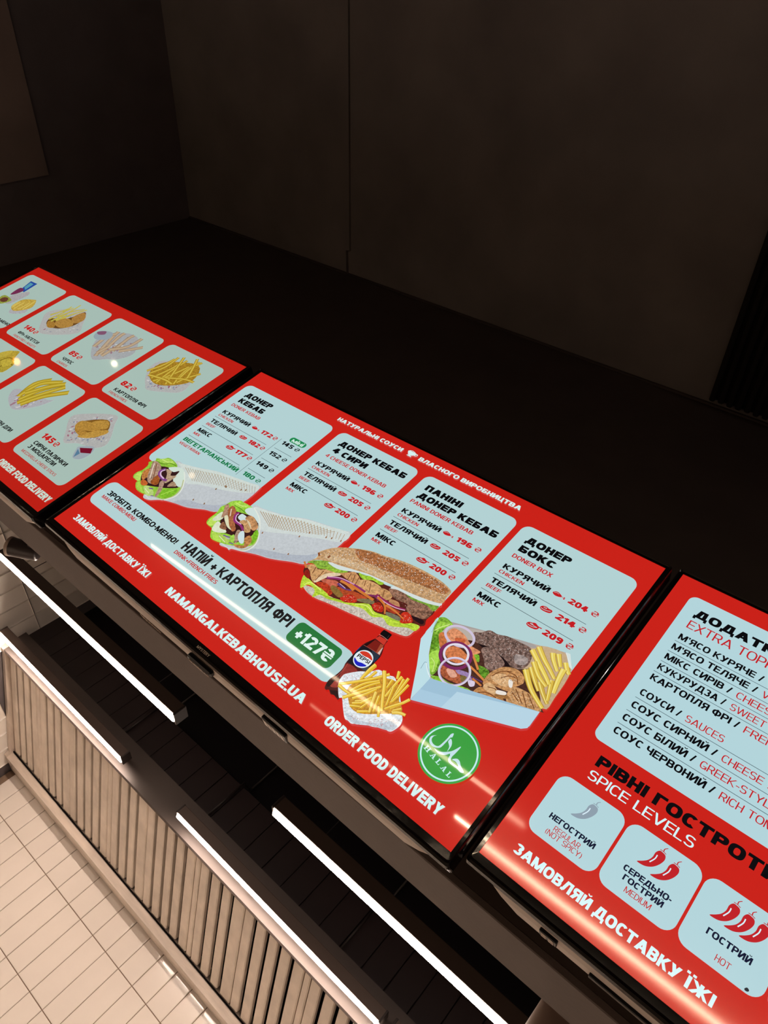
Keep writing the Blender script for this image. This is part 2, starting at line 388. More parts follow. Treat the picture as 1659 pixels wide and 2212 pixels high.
ART={'wrap1':[('P','c0c6ca',0.1,[(200.7,794.2),(239.3,799.2),(281.8,770.0),(337.2,750.8),(404.3,734.1),(466.3,703.4),(520.5,678.9),(563.1,595.2),(563.1,508.5),(551.2,497.9),(506.8,506.8),(436.5,522.9),(357.0,537.2),(270.3,567.7),(198.2,591.6),(152.8,601.1),(189.8,703.0)]),('P','ccd6d2',0.08,[(167.0,599.9),(198.9,592.2),(271.0,568.3),(357.7,537.8),(437.5,523.8),(508.1,507.9),(550.8,499.2),(559.9,533.2),(511.2,566.5),(433.2,599.6),(346.6,627.9),(291.4,655.1),(231.9,621.4)]),('P','cfd9d2',0.1,[(176.4,599.1),(271.8,568.9),(358.5,538.3),(492.7,510.7),(546.3,501.3),(507.6,523.6),(381.7,557.4),(293.0,585.6),(229.0,607.3)]),('P','b0b6c0',0.12,[(333.7,748.2),(401.6,732.0),(464.0,701.6),(518.3,677.0),(560.6,596.9),(527.7,619.6),(486.6,662.6),(428.8,692.6),(365.2,711.6)]),('S','ab9a82',2.32,1.34,[(215.9,599.8),(257.3,614.6),(305.2,631.7)]),('S','ab9a82',1.83,1.12,[(266.1,583.8),(300.9,633.8)]),('S','ab9a82',2.32,1.33,[(227.0,596.2),(267.6,610.8),(314.7,627.7)]),('S','ab9a82',1.82,1.11,[(277.0,580.1),(310.5,629.8)]),('S','ab9a82',2.31,1.33,[(238.0,592.5),(278.0,607.0),(324.3,623.7)]),('S','ab9a82',1.82,1.11,[(289.4,575.8),(320.2,625.7)]),('S','ab9a82',2.3,1.33,[(249.0,588.9),(288.3,603.1),(333.8,619.7)]),('S','ab9a82',1.81,1.11,[(302.4,571.2),(329.8,621.7)]),('S','ab9a82',2.29,1.32,[(260.0,585.2),(298.6,599.3),(343.3,615.7)]),('S','ab9a82',1.8,1.1,[(315.3,566.6),(339.5,617.6)]),('S','ab9a82',2.28,1.32,[(270.9,581.6),(308.8,595.5),(352.8,611.7)]),('S','ab9a82',1.79,1.1,[(328.2,562.0),(349.1,613.6)]),('S','ab9a82',2.27,1.31,[(281.9,578.0),(319.2,591.7),(362.6,607.7)]),('S','ab9a82',1.78,1.1,[(341.1,557.5),(358.7,609.5)]),('S','ab9a82',2.27,1.31,[(294.0,573.8),(330.7,587.6),(373.4,603.6)]),('S','ab9a82',1.78,1.09,[(353.9,552.9),(368.9,605.5)]),('S','ab9a82',2.26,1.3,[(307.1,569.2),(342.8,583.2),(384.2,599.5)]),('S','ab9a82',1.77,1.09,[(367.2,548.7),(379.7,601.4)]),('S','ab9a82',2.25,1.3,[(320.2,564.6),(354.8,578.9),(395.0,595.4)]),('S','ab9a82',1.76,1.09,[(381.9,545.6),(390.6,597.3)]),('S','ab9a82',2.24,1.3,[(333.2,560.0),(366.8,574.5),(405.8,591.3)]),('S','ab9a82',1.75,1.08,[(396.4,542.5),(401.5,593.3)]),('S','ab9a82',2.23,1.29,[(346.2,555.4),(378.7,570.1),(416.5,587.2)]),('S','ab9a82',1.74,1.08,[(410.9,539.4),(412.3,589.3)]),('S','ab9a82',2.22,1.29,[(359.2,550.9),(390.6,565.8),(427.2,583.1)]),('S','ab9a82',1.73,1.07,[(425.4,536.4),(423.1,585.3)]),('S','ab9a82',2.21,1.28,[(372.1,546.4),(402.8,561.7),(438.4,579.6)]),('S','ab9a82',1.72,1.07,[(439.7,533.4),(433.9,581.3)]),('S','ab9a82',2.2,1.28,[(386.8,543.4),(416.0,558.6),(449.9,576.2)]),('S','ab9a82',1.72,1.07,[(454.1,530.4),(445.3,577.9)]),('S','ab9a82',2.19,1.27,[(401.5,540.4),(429.1,555.4),(461.3,572.8)]),('S','ab9a82',1.71,1.06,[(468.1,527.5),(456.8,574.6)]),('S','ab9a82',2.17,1.27,[(416.1,537.5),(442.2,552.3),(472.7,569.5)]),('S','ab9a82',1.7,1.06,[(481.8,524.7),(468.1,571.2)]),('S','ab9a82',2.16,1.26,[(430.6,534.5),(455.3,549.1),(484.1,566.2)]),('S','ab9a82',1.69,1.05,[(495.4,521.8),(479.5,567.9)]),('S','ab9a82',2.15,1.26,[(445.0,531.6),(468.3,546.0),(495.4,562.9)]),('S','ab9a82',1.68,1.05,[(509.0,519.0),(490.8,564.6)]),('S','ab9a82',2.14,1.25,[(459.3,528.6),(481.0,542.8),(506.3,559.4)]),('S','ab9a82',2.13,1.25,[(473.2,525.6),(493.0,539.4),(516.2,555.5)]),('S','ab9a82',2.12,1.24,[(486.7,522.7),(504.8,536.1),(526.0,551.7)]),('S','ab9a82',2.11,1.24,[(500.1,519.8),(516.6,532.7),(535.9,547.9)]),('S','ab9a82',2.1,1.24,[(513.5,516.9),(528.3,529.4),(545.7,544.0)]),('S','ab9a82',2.09,1.23,[(526.9,514.0),(540.0,526.1),(555.4,540.2)]),('S','ab9a82',2.08,1.23,[(540.1,511.1),(551.7,522.8),(565.2,536.4)]),('S','8a6a4c',5.14,5.12,[(437.2,571.4),(441.5,579.7)]),('S','8a6a4c',5.15,5.13,[(417.7,602.6),(422.0,610.8)]),('S','8a6a4c',5.12,5.11,[(443.2,572.4),(447.5,580.7)]),('S','8a6a4c',5.02,5.01,[(504.3,548.6),(508.4,556.9)]),('S','8a6a4c',5.0,4.98,[(521.4,539.5),(525.4,547.8)]),('S','8a6a4c',5.02,5.0,[(440.9,679.4),(445.1,687.3)]),('S','8a6a4c',5.12,5.1,[(387.9,691.1),(392.2,699.0)]),('P','8fc13e',0.35,[(59.2,667.5),(75.2,647.4),(68.8,634.9),(96.5,623.2),(109.6,604.9),(148.5,604.0),(185.9,617.3),(158.5,641.1),(179.9,672.5),(280.7,677.9),(308.4,710.3),(290.8,757.8),(250.0,773.2),(199.7,789.8),(150.2,792.7),(116.9,773.5),(111.7,762.3),(81.4,760.4),(68.4,747.7),(68.6,728.6),(76.4,710.9),(71.6,680.2)]),('P','b8dc5f',0.2,[(76.3,753.1),(76.2,726.2),(99.3,726.9),(118.1,751.5),(104.2,760.9)]),('P','a8d24e',0.2,[(119.7,771.6),(126.9,761.5),(172.0,777.9),(200.5,786.7),(155.6,789.0)]),('P','a9d356',0.3,[(79.7,638.8),(113.6,607.9),(159.6,610.3),(135.4,632.0),(101.1,638.4)]),('S','5c8a1e',3.88,3.76,[(80.0,646.9),(121.4,641.4),(142.8,621.6),(178.7,616.7)]),('S','d2ea86',3.39,3.34,[(94.8,625.9),(123.7,623.3),(146.3,608.2)]),('P','33191c',0,[(92.3,691.0),(123.9,655.0),(165.2,638.2),(214.4,627.8),(233.5,673.4),(286.4,685.3),(250.3,716.7),(212.4,734.7),(159.5,757.7),(131.9,758.1),(95.9,729.1)]),('P','cfe0d4',0,[(159.6,641.9),(183.7,620.4),(220.7,612.8),(271.5,647.6),(288.8,680.2),(276.2,686.1),(240.9,678.9),(225.1,663.2),(214.4,627.8),(196.1,645.5)]),('P','bd7a3f',0.5,[(99.8,731.9),(85.8,711.6),(96.0,689.0),(126.9,713.6),(124.5,744.6)]),('P','c2632c',0.4,[(124.7,755.0),(127.9,741.2),(159.6,744.5),(162.7,758.1),(145.2,765.9)]),('P','ab8c76',0.6,[(73.4,658.0),(85.4,646.1),(128.0,656.1),(185.7,705.8),(186.6,731.4),(157.9,741.4),(124.3,720.7),(95.9,685.8)]),('P','9c5425',0.6,[(154.0,706.0),(161.0,687.9),(197.1,719.1),(192.3,735.4),(164.9,735.7)]),('S','e6d3c3',4.35,4.2,[(86.3,659.3),(113.3,690.4),(144.2,723.3)]),('S','7b4a35',3.38,3.25,[(94.8,653.6),(130.9,689.4),(162.3,721.6)]),('P','a98876',0.5,[(196.4,711.7),(205.9,694.7),(242.9,739.8),(252.9,769.6),(242.4,770.7),(218.8,735.6)]),('P','b3987c',0.5,[(156.7,651.5),(186.8,646.4),(203.4,664.6),(225.9,652.1),(228.0,677.1),(218.4,704.6),(185.4,668.8)]),('P','a98b70',0.5,[(241.2,709.9),(240.9,678.9),(272.8,687.4),(259.2,700.3)]),('S','7c3f86',12.25,11.89,[(155.3,652.5),(146.0,671.1),(161.0,687.9),(194.3,694.7),(213.3,691.3)]),('S','d9b6d6',6.12,5.99,[(157.7,656.2),(152.1,672.4),(167.1,686.5),(195.1,691.5)]),('P','7fbd2c',0.4,[(255.6,759.2),(245.9,743.8),(252.9,718.5),(289.9,693.3),(304.4,720.6),(287.9,755.7)]),('S','b5e05a',3.55,3.55,[(259.6,753.8),(270.2,731.3),(283.5,706.9)]),('P','b9d37c',0.2,[(163.4,768.1),(178.0,751.9),(222.8,761.2),(232.5,777.5),(210.1,787.8)]),('S','e4ecc0',2.74,2.7,[(176.4,769.7),(212.2,776.1)]),('S','6a4a90',5.02,4.99,[(186.5,758.6),(205.4,752.5)]),('S','6a4a90',4.02,4.01,[(228.5,780.3),(241.0,774.2)]),('S','b9bf90',4.51,4.42,[(268.8,649.5),(300.8,687.4),(309.0,724.1),(292.5,759.1),(258.7,775.7)]),('S','e2e9dc',4.14,3.93,[(234.7,619.5),(275.7,650.1),(307.0,688.3),(315.2,724.9),(293.4,763.5)]),('S','cddccf',3.6,3.5,[(206.0,790.6),(239.0,793.3),(261.6,777.8),(288.1,767.1)])],
'wrap2':[('P','c2c8cc',0.1,[(647.9,776.3),(687.3,774.5),(701.2,777.5),(705.2,768.0),(737.6,756.8),(795.4,733.5),(853.5,716.1),(924.9,681.9),(973.7,658.3),(979.8,601.9),(1010.1,546.2),(1003.1,469.0),(970.9,477.5),(906.3,491.1),(820.1,513.5),(753.7,543.3),(655.9,569.4),(610.8,584.7),(671.6,695.9)]),('P','ced7d4',0.08,[(616.6,585.2),(678.2,566.3),(755.4,544.9),(822.4,515.7),(908.4,493.3),(1000.5,470.9),(1007.9,516.2),(945.6,544.8),(882.3,573.9),(818.0,603.5),(755.9,636.6),(714.4,644.3),(670.3,609.7)]),('P','d2dcd6',0.1,[(624.3,582.8),(756.1,545.5),(822.4,515.7),(908.4,493.3),(997.2,472.1),(923.3,508.4),(838.0,530.8),(768.8,557.4),(670.0,582.0)]),('P','aeb5bf',0.12,[(736.0,755.4),(793.5,731.8),(851.1,713.9),(922.9,679.9),(971.6,656.3),(977.2,603.8),(943.2,633.0),(887.0,668.1),(820.7,695.1),(776.1,716.5)]),('S','ab8f6b',2.53,1.45,[(653.7,584.9),(695.4,600.4),(741.2,617.3)]),('S','ab8f6b',1.98,1.21,[(707.1,567.7),(737.5,618.6)]),('S','ab8f6b',2.52,1.45,[(664.3,581.5),(705.0,597.2),(749.7,614.5)]),('S','ab8f6b',1.98,1.21,[(717.6,564.3),(746.0,615.8)]),('S','ab8f6b',2.51,1.44,[(674.9,578.1),(714.5,594.1),(758.1,611.7)]),('S','ab8f6b',1.97,1.2,[(729.2,560.4),(754.5,612.9)]),('S','ab8f6b',2.5,1.44,[(685.4,574.7),(724.0,591.0),(766.5,608.9)]),('S','ab8f6b',1.96,1.2,[(741.7,556.0),(763.0,610.1)]),('S','ab8f6b',2.49,1.43,[(695.9,571.3),(733.5,587.9),(774.9,606.1)]),('S','ab8f6b',1.95,1.2,[(754.2,551.7),(771.5,607.2)]),('S','ab8f6b',2.48,1.43,[(706.3,567.9),(743.0,584.8),(783.3,603.4)]),('S','ab8f6b',1.94,1.19,[(766.6,547.4),(780.0,604.4)]),('S','ab8f6b',2.47,1.42,[(716.8,564.6),(752.4,581.7),(791.6,600.6)]),('S','ab8f6b',1.93,1.19,[(778.9,543.1),(788.4,601.6)]),('S','ab8f6b',2.46,1.42,[(727.3,561.1),(762.2,577.9),(800.6,596.4)]),('S','ab8f6b',1.93,1.18,[(791.3,538.8),(796.9,598.8)]),('S','ab8f6b',2.45,1.42,[(739.8,556.5),(773.2,573.4),(809.9,591.9)]),('S','ab8f6b',1.92,1.18,[(803.6,534.4),(806.2,594.3)]),('S','ab8f6b',2.44,1.41,[(752.4,552.0),(784.1,568.9),(819.1,587.5)]),('S','ab8f6b',1.91,1.18,[(816.6,530.6),(815.4,589.8)]),('S','ab8f6b',2.43,1.41,[(764.9,547.5),(795.1,564.4),(828.4,583.0)]),('S','ab8f6b',1.9,1.17,[(830.0,527.2),(824.7,585.4)]),('S','ab8f6b',2.42,1.4,[(777.4,543.1),(806.0,559.9),(837.5,578.6)]),('S','ab8f6b',1.89,1.17,[(843.3,523.9),(834.0,581.0)]),('S','ab8f6b',2.41,1.4,[(789.8,538.6),(816.8,555.5),(846.7,574.1)]),('S','ab8f6b',1.88,1.17,[(856.5,520.6),(843.2,576.6)]),('S','ab8f6b',2.4,1.39,[(802.1,534.2),(827.7,551.0),(855.9,569.7)]),('S','ab8f6b',1.87,1.16,[(869.7,517.3),(852.5,572.2)]),('S','ab8f6b',2.39,1.39,[(814.5,529.7),(838.8,546.4),(865.6,564.8)]),('S','ab8f6b',1.86,1.16,[(882.8,514.0),(861.7,567.9)]),('S','ab8f6b',2.38,1.39,[(828.0,526.3),(850.6,542.3),(875.6,559.9)]),('S','ab8f6b',1.85,1.16,[(896.0,510.6),(871.6,563.0)]),('S','ab8f6b',2.36,1.38,[(841.4,522.9),(862.3,538.1),(885.5,555.1)]),('S','ab8f6b',1.84,1.15,[(909.6,507.0),(881.5,558.1)]),('S','ab8f6b',2.35,1.38,[(854.7,519.5),(874.0,534.1),(895.3,550.2)]),('S','ab8f6b',1.83,1.15,[(923.4,503.3),(891.4,553.2)]),('S','ab8f6b',2.34,1.37,[(868.0,516.1),(885.6,530.0),(905.2,545.4)]),('S','ab8f6b',1.82,1.14,[(937.1,499.6),(901.3,548.3)]),('S','ab8f6b',2.33,1.37,[(881.2,512.8),(897.2,525.9),(915.0,540.5)]),('S','ab8f6b',1.81,1.14,[(950.8,495.9),(911.2,543.5)]),('S','ab8f6b',2.32,1.36,[(894.4,509.4),(908.8,521.9),(924.8,535.7)]),('S','ab8f6b',2.3,1.36,[(907.6,506.3),(920.8,518.6),(935.5,532.3)]),('S','ab8f6b',2.29,1.35,[(921.5,502.7),(933.3,515.3),(946.3,529.2)]),('S','ab8f6b',2.28,1.35,[(935.4,499.2),(945.7,511.9),(957.2,526.1)]),('S','ab8f6b',2.27,1.34,[(949.2,495.7),(958.1,508.6),(967.9,523.0)]),('S','ab8f6b',2.25,1.33,[(963.0,492.2),(970.4,505.3),(978.7,520.0)]),('S','ab8f6b',2.24,1.33,[(976.7,488.7),(982.7,502.0),(989.4,516.9)]),('S','ab8f6b',2.23,1.32,[(990.3,485.3),(994.9,498.8),(1000.1,513.8)]),('S','93623c',4.62,4.61,[(880.4,549.1),(883.3,556.5)]),('S','93623c',4.62,4.61,[(862.8,582.5),(865.7,589.8)]),('S','93623c',4.51,4.49,[(944.6,530.0),(947.4,537.4)]),('S','93623c',4.48,4.46,[(963.8,521.7),(966.5,529.1)]),('S','93623c',4.49,4.47,[(889.2,661.5),(892.1,668.5)]),('S','93623c',4.59,4.58,[(830.4,675.4),(833.4,682.5)]),('S','93623c',4.42,4.4,[(999.4,512.0),(1002.0,519.3)]),('S','93623c',4.81,4.79,[(739.2,648.4),(742.4,655.7)]),('P','93c93f',0.35,[(511.6,657.8),(518.6,638.7),(523.3,615.2),(550.2,592.1),(578.4,593.4),(610.8,589.3),(647.5,603.2),(626.8,626.0),(621.2,643.8),(725.1,658.2),(752.3,686.7),(753.8,714.3),(731.1,738.2),(692.8,757.6),(653.6,772.3),(605.1,780.2),(578.8,761.2),(565.5,746.1),(533.7,743.7),(520.4,725.2),(520.8,685.6)]),('P','bfe05f',0.2,[(532.3,739.1),(524.8,711.0),(535.8,697.7),(562.9,728.7),(552.1,741.8)]),('P','b3da55',0.2,[(581.7,759.1),(604.6,753.8),(650.1,769.5),(617.1,777.0)]),('P','a9d94f',0.4,[(520.0,626.2),(553.9,595.3),(607.8,591.3),(579.1,616.9),(551.0,624.9)]),('S','5b9420',3.34,3.25,[(547.3,621.7),(582.8,620.0),(613.8,623.9)]),('S','d8ef8c',2.87,2.82,[(545.8,611.3),(577.7,606.5),(595.4,594.3)]),('P','3a1a1a',0,[(538.5,650.7),(582.0,637.5),(655.9,619.7),(701.4,637.2),(718.9,683.9),(706.6,708.5),(692.8,744.6),(657.0,727.5),(614.6,736.0),(581.1,721.5),(549.7,682.4)]),('P','d5ddc0',0.1,[(534.4,716.5),(534.9,670.2),(561.5,685.4),(562.2,701.6),(551.3,714.8)]),('P','dce3c8',0.1,[(568.2,746.9),(558.9,712.2),(589.7,715.4),(627.5,726.9),(611.8,742.3),(587.1,752.6)]),('P','a98269',0.6,[(519.8,641.9),(530.2,632.4),(572.4,672.2),(561.5,685.4),(554.1,690.5),(535.6,664.0)]),('P','a8653f',0.5,[(544.4,646.6),(547.3,626.3),(579.7,639.1),(614.4,676.2),(645.5,698.1),(644.3,712.4),(614.9,703.2),(567.9,669.8)]),('S','e2cdb8',3.79,3.73,[(553.3,640.4),(578.3,668.1)]),('P','8b5c42',0.6,[(584.7,724.4),(578.2,701.5),(601.3,707.3),(617.3,720.6),(599.4,727.7)]),('P','dcd9b6',0.1,[(563.5,684.0),(569.7,671.3),(611.4,700.3),(636.2,710.0),(607.7,708.3)]),('P','cfdfe0',0,[(606.7,653.9),(608.6,633.1),(645.6,637.9),(640.0,655.6),(629.6,660.1)]),('P','c79a68',0.5,[(628.9,666.1),(641.2,647.6),(679.3,658.2),(699.8,676.1),(682.9,688.0),(655.8,669.1)]),('P','bd8a5c',0.6,[(633.4,640.9),(641.9,621.1),(672.1,624.9),(707.7,643.7),(708.8,661.7),(692.4,665.2),(659.7,650.1)]),('P','d8c39f',0.2,[(644.8,644.0),(665.4,646.1),(693.8,664.2),(673.0,657.1)]),('P','a78974',0.5,[(666.9,720.6),(654.7,697.0),(668.1,693.0),(692.1,713.5),(698.3,740.6),(689.4,741.7)]),('P','b57c4a',0.6,[(696.1,747.4),(728.9,732.0),(706.6,708.5),(713.3,687.8),(738.9,701.4),(743.8,731.8),(731.5,747.2),(709.0,753.9)]),('P','cde0e4',0,[(676.8,713.6),(669.8,694.5),(682.3,688.4),(717.8,721.6),(713.9,732.2),(695.2,727.1)]),('S','8f2f72',9.33,8.92,[(593.0,635.5),(590.4,651.3),(610.9,673.2),(647.3,675.1),(673.5,686.5)]),('S','dcb8d8',3.72,3.63,[(596.9,641.2),(596.9,652.4),(613.4,668.6),(644.5,670.5)]),('P','7dbb2a',0.4,[(746.1,712.0),(731.8,690.7),(714.5,671.1),(716.3,652.7),(739.6,674.6),(750.6,698.4)]),('P','aecb5e',0.2,[(604.2,751.4),(625.2,744.6),(662.3,745.0),(674.9,759.8),(649.5,764.7)]),('S','e6efc6',2.25,2.21,[(618.7,754.5),(661.4,761.5)]),('P','9ecf50',0.3,[(657.7,732.4),(662.1,718.7),(688.0,742.7),(674.8,746.8)]),('S','75559a',4.94,4.88,[(629.8,744.1),(659.7,736.3)]),('S','b9a6cc',3.57,3.54,[(647.0,745.3),(664.5,742.5)]),('S','75559a',3.95,3.93,[(675.7,754.0),(693.3,749.4)]),('S','b9bc88',4.0,3.86,[(704.2,635.2),(737.4,665.6),(757.1,704.2),(749.2,740.8),(733.4,753.1)]),('S','e3e8dd',4.19,3.84,[(621.7,587.4),(676.6,610.8),(722.6,649.3),(757.5,693.5),(760.2,733.0),(740.4,754.8)]),('S','d0dbd3',3.54,3.42,[(653.6,772.3),(690.1,772.5),(708.4,762.1),(738.7,753.4)]),('P','cfe0dc',0,[(601.1,613.0),(617.3,590.4),(670.3,609.7),(695.1,630.8),(655.9,619.7),(623.2,622.9)])],
